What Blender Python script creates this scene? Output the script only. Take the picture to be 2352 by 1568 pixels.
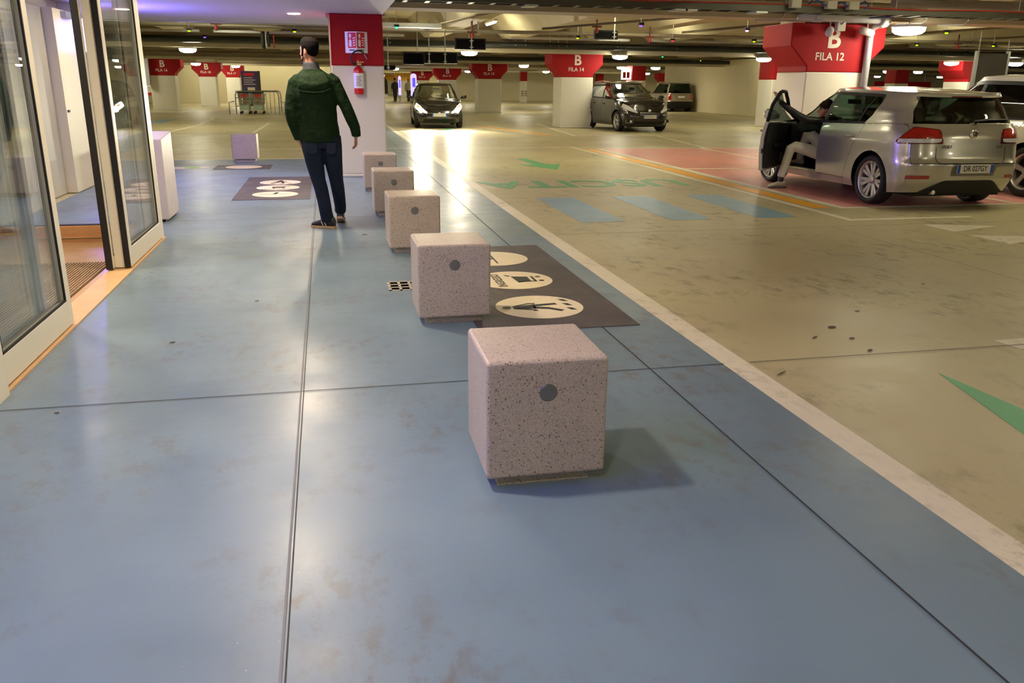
import bpy, bmesh, math, random
import numpy as np
from mathutils import Vector, Matrix
random.seed(7)
PI = math.pi
for o in list(bpy.data.objects): bpy.data.objects.remove(o)
SC = bpy.context.scene
COL = SC.collection
# ---------------------------------------------------------------- camera
cam = bpy.data.cameras.new('camera'); co = bpy.data.objects.new('camera', cam); COL.objects.link(co)
CAM_R = Matrix(((0.97707015, 0.05438427, -0.20585497), (-0.21270726, 0.29228827, -0.93237502), (0.00946246, 0.95478265, 0.29715408)))
co.matrix_world = Matrix.Translation((0, 0, 1.5)) @ CAM_R.to_4x4()
cam.sensor_width = 36; cam.lens = 36 * 1898 / 2352; cam.clip_start = .05; cam.clip_end = 400
SC.camera = co
# ---------------------------------------------------------------- world, exposure
w = bpy.data.worlds.new('world'); SC.world = w; w.use_nodes = True
w.node_tree.nodes['Background'].inputs[0].default_value = (0.9, 0.85, 0.65, 1)
w.node_tree.nodes['Background'].inputs[1].default_value = 0.02
SC.view_settings.view_transform = 'Standard'; SC.view_settings.look = 'None'
SC.view_settings.exposure = 0.60; SC.view_settings.gamma = 1.0; SC.view_settings.use_curve_mapping = False
SC.cycles.use_denoising = True
SC.cycles.sample_clamp_indirect = 6.0
SC.cycles.max_bounces = 6; SC.cycles.diffuse_bounces = 4; SC.cycles.glossy_bounces = 4; SC.cycles.transparent_max_bounces = 14
SC.cycles.use_adaptive_sampling = True; SC.cycles.adaptive_threshold = .02
# lamp strengths, used by the lamp builders below
LAMP_E = 42.0      # garage dome lamps
TUBE_E = 72.0      # fluorescent tubes up between the ribs
DOWN_E = 440.0      # recessed downlights in the soffit
BLUE_E = 30.0      # blue sign panel
# ---------------------------------------------------------------- materials
MATS = {}
def nodes(name):
    m = bpy.data.materials.new(name); m.use_nodes = True
    nt = m.node_tree; b = nt.nodes['Principled BSDF']; return m, nt, b
def mat(name, col, rough=.5, metal=0, var=.12, scale=6, bump=0, bscale=40, coat=0, spec=.5, rvar=0, bd=.01):
    if name in MATS: return MATS[name]
    m, nt, b = nodes(name); N = nt.nodes; L = nt.links
    tc = N.new('ShaderNodeTexCoord'); nz = N.new('ShaderNodeTexNoise')
    nz.inputs['Scale'].default_value = scale; nz.inputs['Detail'].default_value = 4
    L.new(tc.outputs['Object'], nz.inputs['Vector'])
    r = N.new('ShaderNodeMix'); r.data_type = 'RGBA'
    r.inputs[6].default_value = (*[c * (1 - var) for c in col], 1); r.inputs[7].default_value = (*[min(1, c * (1 + var)) for c in col], 1)
    L.new(nz.outputs['Fac'], r.inputs[0]); L.new(r.outputs[2], b.inputs['Base Color'])
    b.inputs['Roughness'].default_value = rough; b.inputs['Metallic'].default_value = metal
    b.inputs['Specular IOR Level'].default_value = spec
    if coat: b.inputs['Coat Weight'].default_value = coat; b.inputs['Coat Roughness'].default_value = .05
    if rvar:
        mr = N.new('ShaderNodeMapRange'); mr.inputs[3].default_value = rough - rvar; mr.inputs[4].default_value = rough + rvar
        L.new(nz.outputs['Fac'], mr.inputs[0]); L.new(mr.outputs[0], b.inputs['Roughness'])
    if bump:
        n2 = N.new('ShaderNodeTexNoise'); n2.inputs['Scale'].default_value = bscale; n2.inputs['Detail'].default_value = 3
        L.new(tc.outputs['Object'], n2.inputs['Vector'])
        bp = N.new('ShaderNodeBump'); bp.inputs['Strength'].default_value = bump; bp.inputs['Distance'].default_value = bd
        L.new(n2.outputs['Fac'], bp.inputs['Height']); L.new(bp.outputs[0], b.inputs['Normal'])
    MATS[name] = m; return m
def emit(name, col, e):
    if name in MATS: return MATS[name]
    m, nt, b = nodes(name); b.inputs['Base Color'].default_value = (*col, 1)
    b.inputs['Emission Color'].default_value = (*col, 1); b.inputs['Emission Strength'].default_value = e
    MATS[name] = m; return m
def glass(name, tint=(1, 1, 1), refl=1.0, rough=0.0, ior=1.45):
    m = bpy.data.materials.new(name); m.use_nodes = True; nt = m.node_tree; N = nt.nodes; L = nt.links
    N.clear(); out = N.new('ShaderNodeOutputMaterial'); mx = N.new('ShaderNodeMixShader')
    tr = N.new('ShaderNodeBsdfTransparent'); gl = N.new('ShaderNodeBsdfGlossy'); fr = N.new('ShaderNodeFresnel')
    tr.inputs[0].default_value = (*tint, 1); gl.inputs['Roughness'].default_value = rough; fr.inputs[0].default_value = ior
    gl.inputs[0].default_value = (.95, .97, 1, 1)
    mu = N.new('ShaderNodeMath'); mu.operation = 'MULTIPLY'; mu.inputs[1].default_value = refl; mu.use_clamp = True
    L.new(fr.outputs[0], mu.inputs[0]); L.new(mu.outputs[0], mx.inputs[0]); L.new(tr.outputs[0], mx.inputs[1]); L.new(gl.outputs[0], mx.inputs[2])
    L.new(mx.outputs[0], out.inputs[0]); MATS[name] = m; return m
def floor_mat(name, col, stain, rough, sscale, amt, light=None, bump=.25, spec=.5):
    """painted / bare concrete: large tone patches, elongated stains, fine specks, uneven gloss"""
    m, nt, b = nodes(name); N = nt.nodes; L = nt.links
    tc = N.new('ShaderNodeTexCoord')
    def noise(sc, det=6, rgh=.6, st=(1, 1, 1)):
        mp = N.new('ShaderNodeMapping'); mp.inputs['Scale'].default_value = st; L.new(tc.outputs['Object'], mp.inputs[0])
        n = N.new('ShaderNodeTexNoise'); n.inputs['Scale'].default_value = sc; n.inputs['Detail'].default_value = det
        n.inputs['Roughness'].default_value = rgh; L.new(mp.outputs[0], n.inputs['Vector']); return n.outputs['Fac']
    def ramp(f, a, bb):
        r = N.new('ShaderNodeMapRange'); r.inputs[1].default_value = a; r.inputs[2].default_value = bb; L.new(f, r.inputs[0]); return r.outputs[0]
    def mix(f, c1, c2):
        x = N.new('ShaderNodeMix'); x.data_type = 'RGBA'; L.new(f, x.inputs[0])
        for i, c in ((6, c1), (7, c2)):
            if isinstance(c, tuple): x.inputs[i].default_value = (*c, 1)
            else: L.new(c, x.inputs[i])
        return x.outputs[2]
    def mul(a, k):
        x = N.new('ShaderNodeMath'); x.operation = 'MULTIPLY'
        L.new(a, x.inputs[0])
        if isinstance(k, (int, float)): x.inputs[1].default_value = k
        else: L.new(k, x.inputs[1])
        return x.outputs[0]
    big = noise(.55, 3); c = mix(ramp(big, .3, .7), tuple(x * .82 for x in col), tuple(x * 1.12 for x in col))
    s1 = ramp(noise(sscale * 2.5, 8, .65, (1, .6, 1)), .50, .63); mask = ramp(noise(.8, 5), .45, .62)
    c = mix(mul(mul(s1, mask), amt), c, stain)
    s2 = ramp(noise(sscale * 9, 5, .6), .56, .72); c = mix(mul(mul(s2, mask), amt * .8), c, stain)
    if light:
        s3 = ramp(noise(sscale * 14, 3, .6), .735, .76); c = mix(mul(s3, .7), c, light)
    L.new(c, b.inputs['Base Color'])
    mr = N.new('ShaderNodeMapRange'); mr.inputs[1].default_value = .3; mr.inputs[2].default_value = .7
    mr.inputs[3].default_value = rough - .06; mr.inputs[4].default_value = rough + .1
    L.new(noise(2.2, 5), mr.inputs[0]); L.new(mr.outputs[0], b.inputs['Roughness'])
    b.inputs['Specular IOR Level'].default_value = spec
    ad = N.new('ShaderNodeMath'); ad.operation = 'ADD'; L.new(mul(noise(28, 4), .25), ad.inputs[0]); L.new(mul(noise(2.6, 2, .5, (.35, 1.6, 1)), 1.6), ad.inputs[1])
    bp = N.new('ShaderNodeBump'); bp.inputs['Strength'].default_value = bump; bp.inputs['Distance'].default_value = .01
    L.new(ad.outputs[0], bp.inputs['Height']); L.new(bp.outputs[0], b.inputs['Normal'])
    MATS[name] = m; return m
def terrazzo(name, base):
    m, nt, b = nodes(name); N = nt.nodes; L = nt.links; tc = N.new('ShaderNodeTexCoord')
    cur = None; c = N.new('ShaderNodeRGB'); c.outputs[0].default_value = (*base, 1); cur = c.outputs[0]
    n = N.new('ShaderNodeTexNoise'); n.inputs['Scale'].default_value = 5; n.inputs['Detail'].default_value = 5; L.new(tc.outputs['Object'], n.inputs['Vector'])
    x = N.new('ShaderNodeMix'); x.data_type = 'RGBA'; x.blend_type = 'MULTIPLY'; x.inputs[7].default_value = (.78, .78, .8, 1); L.new(n.outputs['Fac'], x.inputs[0]); L.new(cur, x.inputs[6]); cur = x.outputs[2]
    for sc, th, dk, off in ((190, .62, (.22, .18, .16), 0), (110, .83, (.06, .045, .04), 3), (140, .82, (.30, .15, .11), 7), (260, .60, (.68, .62, .56), 11)):
        mp = N.new('ShaderNodeMapping'); mp.inputs['Location'].default_value = (off, off, off); L.new(tc.outputs['Object'], mp.inputs[0])
        v = N.new('ShaderNodeTexVoronoi'); v.inputs['Scale'].default_value = sc; L.new(mp.outputs[0], v.inputs['Vector'])
        sx = N.new('ShaderNodeSeparateColor'); L.new(v.outputs['Color'], sx.inputs[0])
        g1 = N.new('ShaderNodeMath'); g1.operation = 'GREATER_THAN'; g1.inputs[1].default_value = th; L.new(sx.outputs[0], g1.inputs[0])
        g2 = N.new('ShaderNodeMath'); g2.operation = 'LESS_THAN'; g2.inputs[1].default_value = .36; L.new(v.outputs['Distance'], g2.inputs[0])
        mu = N.new('ShaderNodeMath'); mu.operation = 'MULTIPLY'; L.new(g1.outputs[0], mu.inputs[0]); L.new(g2.outputs[0], mu.inputs[1])
        mu2 = N.new('ShaderNodeMath'); mu2.operation = 'MULTIPLY'; mu2.inputs[1].default_value = .8; L.new(mu.outputs[0], mu2.inputs[0])
        x = N.new('ShaderNodeMix'); x.data_type = 'RGBA'; x.inputs[7].default_value = (*dk, 1); L.new(mu2.outputs[0], x.inputs[0]); L.new(cur, x.inputs[6]); cur = x.outputs[2]
    L.new(cur, b.inputs['Base Color']); b.inputs['Roughness'].default_value = .38
    n2 = N.new('ShaderNodeTexNoise'); n2.inputs['Scale'].default_value = 160; L.new(tc.outputs['Object'], n2.inputs['Vector'])
    bp = N.new('ShaderNodeBump'); bp.inputs['Strength'].default_value = .25; bp.inputs['Distance'].default_value = .002; L.new(n2.outputs['Fac'], bp.inputs['Height']); L.new(bp.outputs[0], b.inputs['Normal'])
    MATS[name] = m; return m
CONC = floor_mat('concrete_floor', (.50, .435, .245), (.19, .155, .08), .40, 3.0, .8, (.75, .70, .55), .16, .45)
BLUEF = floor_mat('blue_floor_paint', (.158, .232, .292), (.125, .105, .085), .345, 4.6, .62, (.6, .5, .38), .2, .5)
WHITEL = floor_mat('white_line_paint', (.80, .73, .56), (.40, .33, .22), .45, 5, .6, None, .12)
ORANGEL = floor_mat('orange_line_paint', (.88, .42, .01), (.4, .22, .06), .35, 5, .4, None, .15)
PINKF = floor_mat('pink_bay_paint', (.66, .27, .23), (.40, .18, .14), .38, 3, .5, None, .2)
GREENL = floor_mat('green_line_paint', (.08, .40, .17), (.12, .25, .12), .4, 6, .7, None, .2)
BLUEB = floor_mat('blue_bar_paint', (.22, .40, .52), (.25, .27, .2), .36, 5, .7, None, .2)
DECALG = floor_mat('graphite_decal', (.075, .062, .068), (.13, .10, .08), .5, 5, .7, None, .1)
DECALC = floor_mat('cream_decal', (.85, .74, .52), (.6, .48, .3), .45, 6, .3, None, .1)
STONE = floor_mat('tan_stone', (.55, .34, .18), (.35, .2, .1), .17, 3, .5, None, .1)
TERR = terrazzo('terrazzo_concrete', (.47, .40, .325))
DECK = mat('ceiling_concrete', (.52, .46, .30), .8, var=.18, scale=1.4, bump=.15, bscale=9)
BEAM = mat('beam_concrete', (.42, .35, .24), .8, var=.15, scale=1.2, bump=.15, bscale=9)
LEDGE = mat('lit_beam_ledge', (.62, .56, .40), .7, var=.12, scale=1.5)  # paler than the beam: lamplight on the ledge is put into the colour
SOFF = mat('white_soffit_plaster', (.58, .55, .57), .6, var=.03, scale=2)
WALLM = mat('cream_wall_paint', (.80, .72, .50), .6, var=.08, scale=1.1, bump=.1, bscale=5)
WHITE = mat('white_column_paint', (.74, .71, .60), .55, var=.05, scale=2, bump=.08)
RED = mat('red_column_paint', (.36, .006, .010), .65, var=.08, scale=2, bump=.08, spec=.25)
ORANGEC = mat('orange_column_paint', (.95, .45, .01), .5)
LETTER = mat('pale_lettering', (.78, .70, .60), .5, var=.04)
FRAMEW = mat('white_door_frame', (.80, .75, .62), .35, var=.03)
FRAMEG = mat('grey_aluminium', (.36, .37, .42), .3, .4, var=.05)
BLACKR = mat('black_rubber', (.006, .006, .007), .6)
BLACKP = mat('black_plastic', (.008, .008, .009), .5, spec=.3)
TIRE = mat('tyre_rubber', (.010, .010, .011), .7, bump=.2)
STEEL = mat('galvanised_steel', (.45, .46, .44), .35, .8, var=.15)
CHROME = mat('chrome', (.8, .8, .8), .12, 1)
RIM = mat('alloy_rim', (.55, .54, .52), .3, .7)
PIPEB = mat('black_pipe_plastic', (.015, .018, .016), .35, var=.3)
PIPEG = mat('grey_pipe_plastic', (.42, .42, .43), .4)
BROWN = mat('brown_mat_fibre', (.12, .07, .04), .9, bump=.6, bscale=120, var=.3, scale=30)
CLEAR = glass('clear_glass', (.93, .97, .95), 1.0)
DOORGL = glass('door_glass', (.95, .97, .96), .55)
CARGL = glass('tinted_car_glass', (.22, .30, .26), .55, 0.0)
DARKGL = glass('privacy_glass', (.03, .035, .032), 1.0, 0.0)
REDL = mat('red_lamp_lens', (.34, .003, .005), .1, coat=1, var=.45, scale=18)
CLRL = mat('clear_lamp_lens', (.72, .70, .74), .15, 0, coat=1, var=.3, scale=25)
SILVER = mat('silver_paint', (.50, .48, .43), .24, .65, var=.03, coat=.8)
WPAINT = mat('white_car_paint', (.74, .70, .58), .3, var=.02, coat=.7)
BLKPAINT = mat('black_car_paint', (.012, .010, .009), .22, .2, coat=.8)
BRPAINT = mat('dark_brown_car_paint', (.022, .017, .015), .25, .4, coat=.8)
TANPAINT = mat('champagne_car_paint', (.30, .25, .17), .3, .5, coat=.6)
PLATE = mat('number_plate_white', (.72, .70, .62), .4)
PLATEB = mat('plate_blue', (.01, .08, .50), .4)
INK = mat('black_ink', (.02, .02, .02), .5)
SEAT = mat('dark_seat_fabric', (.012, .012, .012), .8)
EXTR = mat('extinguisher_red', (.55, .006, .012), .2, coat=.6)
SIGNR = mat('sign_red', (.62, .01, .03), .4)
SIGNW = mat('sign_white', (.85, .82, .80), .4)
LAMPM = emit('lamp_diffuser', (1.0, .93, .70), LAMP_E)
TUBEM = emit('fluorescent_tube', (1.0, .95, .66), TUBE_E)
DOWNM = emit('downlight_lens', (1.0, .81, .58), DOWN_E)
DOWNM2 = emit('small_downlight_lens', (1.0, .82, .60), DOWN_E * .42)
HEADM = emit('headlamp_beam', (1.0, .90, .70), 220.0)
BLUEM = emit('blue_backlit_panel', (.16, .16, 1.0), BLUE_E)
# ---------------------------------------------------------------- mesh helpers
class MB:
    def __init__(s): s.v = []; s.f = []; s.m = []; s.cur = 0; s.sm = []; s.smooth = False
    def add(s, vs, fs):
        o = len(s.v); s.v += [tuple(v) for v in vs]
        for f in fs: s.f.append(tuple(i + o for i in f)); s.m.append(s.cur); s.sm.append(s.smooth)
        return s
    def box(s, x0, x1, y0, y1, z0, z1):
        vs = [(x, y, z) for z in (z0, z1) for y in (y0, y1) for x in (x0, x1)]
        return s.add(vs, [(0, 2, 3, 1), (4, 5, 7, 6), (0, 1, 5, 4), (2, 6, 7, 3), (0, 4, 6, 2), (1, 3, 7, 5)])
    def prism(s, pts, axis, a, b):
        """polygon pts (2D, ccw) extruded along axis from a to b; axis 'y' uses (x,z), 'z' uses (x,y), 'x' uses (y,z)"""
        def P(p, t): return (p[0], t, p[1]) if axis == 'y' else (p[0], p[1], t) if axis == 'z' else (t, p[0], p[1])
        n = len(pts); vs = [P(p, a) for p in pts] + [P(p, b) for p in pts]
        fs = [tuple(range(n - 1, -1, -1)), tuple(range(n, 2 * n))] + [(i, (i + 1) % n, (i + 1) % n + n, i + n) for i in range(n)]
        return s.add(vs, fs)
    def tube(s, pts, r, n=10, caps=True, rs=None):
        pts = [Vector(p) for p in pts]; vs = []; up = None
        for i, p in enumerate(pts):
            d = (pts[min(i + 1, len(pts) - 1)] - pts[max(i - 1, 0)]).normalized()
            if up is None: up = d.orthogonal().normalized()
            else: up = (up - d * up.dot(d)); up = up.normalized() if up.length > 1e-6 else d.orthogonal().normalized()
            q = d.cross(up); rr = rs[i] if rs else r
            for k in range(n):
                a = 2 * PI * k / n; vs.append(p + up * (rr * math.cos(a)) + q * (rr * math.sin(a)))
        fs = [(i * n + k, i * n + (k + 1) % n, (i + 1) * n + (k + 1) % n, (i + 1) * n + k) for i in range(len(pts) - 1) for k in range(n)]
        if caps: fs += [tuple(range(n - 1, -1, -1)), tuple(range((len(pts) - 1) * n, len(pts) * n))]
        return s.add(vs, fs)
    def lathe(s, prof, c=(0, 0, 0), n=24, axis='z', a0=0, a1=2 * PI):
        """prof: (radius, height) list"""
        vs = []; full = abs(a1 - a0 - 2 * PI) < 1e-6; m = n if full else n + 1
        for r, h in prof:
            for k in range(m):
                a = a0 + (a1 - a0) * k / n; x, y = r * math.cos(a), r * math.sin(a)
                p = (x, y, h) if axis == 'z' else (x, h, y) if axis == 'y' else (h, x, y)
                vs.append((p[0] + c[0], p[1] + c[1], p[2] + c[2]))
        fs = [(i * m + k, i * m + (k + 1) % m, (i + 1) * m + (k + 1) % m, (i + 1) * m + k) for i in range(len(prof) - 1) for k in range(n)]
        return s.add(vs, fs)
    def grid(s, rows):
        n = len(rows[0]); vs = [p for r in rows for p in r]
        fs = [(i * n + k, i * n + k + 1, (i + 1) * n + k + 1, (i + 1) * n + k) for i in range(len(rows) - 1) for k in range(n - 1)]
        return s.add(vs, fs)
    def loft(s, rings):
        """rings: list of (centre, rx, ry, rot) horizontal ellipses, or (centre, rx, ry, axisvec, side) general"""
        n = 16; vs = []
        for c, rx, ry, X, Y in rings:
            for k in range(n):
                a = 2 * PI * k / n; vs.append(Vector(c) + Vector(X) * (rx * math.cos(a)) + Vector(Y) * (ry * math.sin(a)))
        fs = [(i * n + k, i * n + (k + 1) % n, (i + 1) * n + (k + 1) % n, (i + 1) * n + k) for i in range(len(rings) - 1) for k in range(n)]
        fs += [tuple(range(n - 1, -1, -1)), tuple(range((len(rings) - 1) * n, len(rings) * n))]
        return s.add(vs, fs)
    def mesh(s, name, mats, recalc=True):
        me = bpy.data.meshes.new(name); me.from_pydata(s.v, [], s.f)
        for m in (mats if isinstance(mats, (list, tuple)) else [mats]): me.materials.append(m)
        me.polygons.foreach_set('material_index', s.m); me.polygons.foreach_set('use_smooth', s.sm)
        if recalc:
            bm = bmesh.new(); bm.from_mesh(me); bmesh.ops.recalc_face_normals(bm, faces=bm.faces); bm.to_mesh(me); bm.free()
        me.update(); return me
    def build(s, name, mats, parent=None, loc=(0, 0, 0), rz=0, bevel=0, recalc=True, segs=2):
        o = bpy.data.objects.new(name, s.mesh(name, mats, recalc)); COL.objects.link(o); o.location = loc; o.rotation_euler.z = rz
        if parent: o.parent = parent
        if bevel:
            b = o.modifiers.new('bevel', 'BEVEL'); b.width = bevel; b.segments = segs; b.limit_method = 'ANGLE'; b.angle_limit = .6
            o.modifiers.new('wn', 'WEIGHTED_NORMAL') if False else None
        return o
def box(x0, x1, y0, y1, z0, z1): return MB().box(x0, x1, y0, y1, z0, z1)
def thing(name, label, cat, loc=(0, 0, 0), rz=0, group=None):
    o = bpy.data.objects.new(name, None); COL.objects.link(o); o.empty_display_size = .1
    o.location = loc; o.rotation_euler = (0, 0, rz); o['label'] = label; o['category'] = cat
    if group: o['group'] = group
    return o
def tag(o, label, cat, group=None):
    o['label'] = label; o['category'] = cat
    if group: o['group'] = group
    return o
def struct(o, label=None):
    o['kind'] = 'structure'
    if label: o['label'] = label
    return o
def dup(root, loc, rz, label, group=None):
    r = root.copy(); COL.objects.link(r); r.location = loc; r.rotation_euler = (0, 0, rz); r['label'] = label
    if group: r['group'] = group
    for ch in list(root.children):
        c = ch.copy(); COL.objects.link(c); c.parent = r
        for g in list(ch.children):
            d = g.copy(); COL.objects.link(d); d.parent = c
    return r
def text(s, size, mats, parent, loc, rot, name='lettering', depth=.002, bold=0, sx=1):
    cu = bpy.data.curves.new('t', 'FONT'); cu.body = s; cu.size = size; cu.extrude = depth; cu.align_x = 'CENTER'; cu.align_y = 'CENTER'; cu.offset = bold; cu.resolution_u = 3
    t = bpy.data.objects.new('t', cu); COL.objects.link(t); bpy.context.view_layer.update()
    me = bpy.data.meshes.new_from_object(t.evaluated_get(bpy.context.evaluated_depsgraph_get())); bpy.data.objects.remove(t)
    me.materials.clear(); me.materials.append(mats)
    o = bpy.data.objects.new(name, me); COL.objects.link(o); o.location = loc; o.rotation_euler = rot; o.scale = (sx, 1, 1)
    if parent: o.parent = parent
    return o
def flat(pts, z0=0, h=.002): return MB().prism(pts, 'z', z0, z0 + h)
def rect(x0, x1, y0, y1): return [(x0, y0), (x1, y0), (x1, y1), (x0, y1)]
def circ(cx, cy, rx, ry=None, n=40): return [(cx + rx * math.cos(2 * PI * k / n), cy + (ry or rx) * math.sin(2 * PI * k / n)) for k in range(n)]
# ================================================================ STRUCTURE
XL, XR, YN, YF = -16, 62, -9, 150
floor = struct(box(XL, XR, YN, YF, -.3, 0).build('floor', CONC), 'bare ochre concrete garage floor slab')
def paint(pts, m, name, z=.001, h=.0015): return flat(pts, z, h).build(name, m, floor)
walk = flat([(-1.62, YN), (2.12, YN), (2.12, 36), (.98, 36), (.98, 17.75), (-3.4, 17.75), (-3.4, 8.8), (-1.62, 8.8)], .0005, .0015).build('blue_walkway', BLUEF, floor)
paint([(2.12, YN), (2.27, YN), (2.27, 36.1), (2.12, 36.1)], WHITEL, 'white_line')
paint(rect(-3.4, .98, 17.75, 17.87), WHITEL, 'white_line')
paint(rect(-9.5, -3.5, 17.75, 17.87), WHITEL, 'white_line')
for x0 in (2.79, 3.88, 4.99): paint(rect(x0, x0 + .52, 9.02, 11.15), BLUEB, 'blue_crossing_bar')
paint(rect(5.97, 6.07, 8.66, 20.6), WHITEL, 'white_line'); paint(rect(6.07, 7.67, 8.66, 8.76), WHITEL, 'white_line')
paint(rect(6.13, 6.38, 9.66, 19.8), ORANGEL, 'orange_line')
paint(rect(6.60, 13.6, 9.7, 19.86), PINKF, 'pink_bay')
paint(rect(6.47, 6.60, 9.6, 19.96), WHITEL, 'white_line'); paint(rect(6.60, 13.6, 9.6, 9.70), WHITEL, 'white_line', .0012)
paint(rect(9.16, 9.27, 9.7, 19.86), WHITEL, 'white_line', .003); paint(rect(6.60, 13.6, 14.76, 14.88), WHITEL, 'white_line', .003)
paint(rect(6.60, 13.6, 19.86, 19.96), WHITEL, 'white_line')
paint([(6.66, 8.27), (6.66, 7.76), (7.46, 8.03)], WHITEL, 'yield_triangle'); paint([(6.68, 7.55), (6.70, 7.02), (7.48, 7.30)], WHITEL, 'yield_triangle')
paint([(6.70, 6.84), (6.70, 6.32), (7.48, 6.58)], WHITEL, 'yield_triangle')
paint([(4.00, 4.17), (4.03, 3.99), (4.6, 3.97), (4.6, 4.2)], WHITEL, 'white_marking')
paint([(3.23, 3.70), (2.92, 2.45), (3.35, 1.9)], GREENL, 'green_arrow')
paint([(4.13, 14.95), (4.5, 16.1), (4.2, 16.0), (4.1, 17.4), (3.9, 17.4), (3.95, 16.0), (3.62, 16.1)], GREENL, 'green_arrow')
paint([(4.15, 27.9), (4.55, 28.9), (4.25, 28.8), (4.2, 29.8), (4.0, 29.8), (4.05, 28.8), (3.7, 28.9)], GREENL, 'green_arrow')
text('USCITA', 1.25, GREENL, floor, (3.98, 12.80, .002), (0, 0, PI), 'green_lettering', .0008, .03, .78)
for (a, b, wd) in [((5.3, 31.5), (6.45, 25.4), .1), ((5.9, 31.5), (7.0, 25.4), .1), ((8.2, 33), (7.45, 25), .12), ((10.1, 25), (9.4, 20), .1),
                   ((-4.8, 26.2), (-4.4, 33), .12), ((-2.2, 26.4), (-2.1, 33.5), .12), ((-4.5, 33.2), (-4.6, 38), .12), ((-2.2, 44), (-2.0, 50), .12), ((-7, 44.5), (-7, 50), .12),
                   ((14.2, 20), (14.6, 28), .12), ((19.6, 20), (20.2, 28), .12), ((12.6, 24.9), (21, 24.9), .12), ((6.4, 25.1), (10.0, 25.1), .12), ((12.6, 33), (13, 44), .12), ((17, 33), (17.2, 44), .12)]:
    d = Vector((b[0] - a[0], b[1] - a[1])); n = Vector((-d.y, d.x)).normalized() * wd / 2
    paint([(a[0] + n.x, a[1] + n.y), (b[0] + n.x, b[1] + n.y), (b[0] - n.x, b[1] - n.y), (a[0] - n.x, a[1] - n.y)][::-1], WHITEL, 'white_line')
for (a, b, wd) in [((5.55, 31.5), (6.7, 25.4), .16)]:
    paint([(a[0] - wd, a[1]), (b[0] - wd, b[1]), (b[0] + wd, b[1]), (a[0] + wd, a[1])], ORANGEL, 'orange_line', .0005)
for y0 in (20.4, 25.9): paint(rect(-9.5, 5.7, y0, y0 + .12) if y0 < 22 else rect(-7, -2.6, y0, y0 + .1), WHITEL, 'white_line')
paint([(-5.9, 33.5), (-5.9, 38), (-7.2, 33.5)][::-1], BLUEB, 'blue_bay')
JO = mat('dark_joint', (.025, .028, .035), .7); JL = mat('grey_joint', (.16, .17, .18), .6)
for r, m, z in [(rect(1.675, 1.683, YN, 36), JO, .0055), (rect(-.2, -.192, YN, 17.7), JL, .0055), (rect(-.185, -.181, YN, 17.7), JO, .0055), (rect(-1.6, 2.12, 4.055, 4.061), JO, .0055), (rect(2.28, 9, 4.055, 4.061), JO, .0055),
                (rect(-3.3, 2.1, 9.80, 9.804), JL, .0055), (rect(2.3, 16, 8.3, 8.304), JL, .003), (rect(5.5, 5.504, YN, 8.3), JL, .003)]:
    flat(r, z, .0006).build('expansion_joint', m, floor)
for k, (x, y, a, r) in enumerate([(3.16, 4.62, .3, .022), (2.92, 4.43, 1.1, .02), (3.14, 4.37, .2, .014), (3.1, 4.13, .7, .016), (3.57, 4.95, 0, .013), (2.36, 3.85, 1.8, .03), (4.6, 5.6, .4, .012), (-1.31, 3.98, 0, .008), (.33, 8.6, 0, .02), (-.55, 5.98, .5, .010), (-.97, 5.05, .2, .012)]):
    flat([(x + r * math.cos(q) * 1.5, y + r * math.sin(q + a)) for q in (0, 1.1, 2.3, 3.3, 4.5, 5.5)], .0056, .001).build('dark_chip', mat('chip_brown', (.07, .05, .03), .7), floor)
# ceiling deck: slab with trapezoid ribs running away, cross beams on the column rows
ceil = struct(box(XL, XR, YN, YF, 3.55, 3.75).build('ceiling', DECK), 'cream concrete garage deck between the ribs')
rows = [-2.0, 13.6, 29.6, 45.6, 61.6, 77.6, 93.6, 109.6, 125.6]
for ri in range(len(rows) - 1):
    ya, yb = rows[ri] + .6, rows[ri + 1]
    k = 0
    x = -15.0
    while x < XR - 2:
        if ri < 4 or x < 45:
            pr = [(x - .85, 3.55), (x - .28, 2.98), (x + .28, 2.98), (x + .85, 3.55)]
            MB().prism(pr, 'y', ya, yb).build('rib', DECK, ceil)
        x += 2.667
for i, y in enumerate(rows):
    b = MB(); b.prism([(y, 2.60), (y + .6, 2.60), (y + .6, 2.86), (y + .45, 2.92), (y + .45, 3.55), (y + .15, 3.55), (y + .15, 2.92), (y, 2.86)], 'x', XL, XR)
    b.build('cross_beam', BEAM, ceil)
    if y > 20: box(XL, XR, y - .25, y, 2.53, 2.66).build('beam_ledge', LEDGE, ceil)
# dropped white soffit over the blue walkway
sof = MB(); sof.box(XL, .98, YN, 17.0, 2.54, 2.62); sof.box(.93, .98, YN, 17.0, 2.62, 3.55); sof.box(XL, .93, 16.95, 17.0, 2.62, 3.0)
struct(sof.build('ceiling_soffit', SOFF), 'smooth white dropped ceiling above the blue walkway')
struct(box(XL, XR, YN - .3, YN, 0, 3.75).build('wall_rear', WALLM))
wl = struct(box(XL - .3, XL, YN, YF, 0, 3.75).build('wall_left', WALLM))
struct(box(XR, XR + .3, YN, YF, 0, 3.75).build('wall_right', WALLM))
struct(box(XL, 1.2, 66, 66.3, 0, 3.2).build('wall_far_left', WALLM)); struct(box(10.8, XR, 80, 80.3, 0, 3.2).build('wall_far_right', WALLM))
struct(box(-1, 16, 139, 139.3, 0, 3.2).build('wall_far', WALLM))
struct(box(1.0, 1.3, 66.3, 139, 0, 3.2).build('wall_side', WALLM)); struct(box(10.8, 11.1, 80.3, 139, 0, 3.2).build('wall_side', WALLM))
struct(MB().box(22.1, 22.4, 41.2, 54, 0, 2.9).box(22.1, 26, 40.9, 41.2, 0, 2.9).build('wall_right_inner', WALLM), 'plain cream wall with a corner beside the champagne car')
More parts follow.
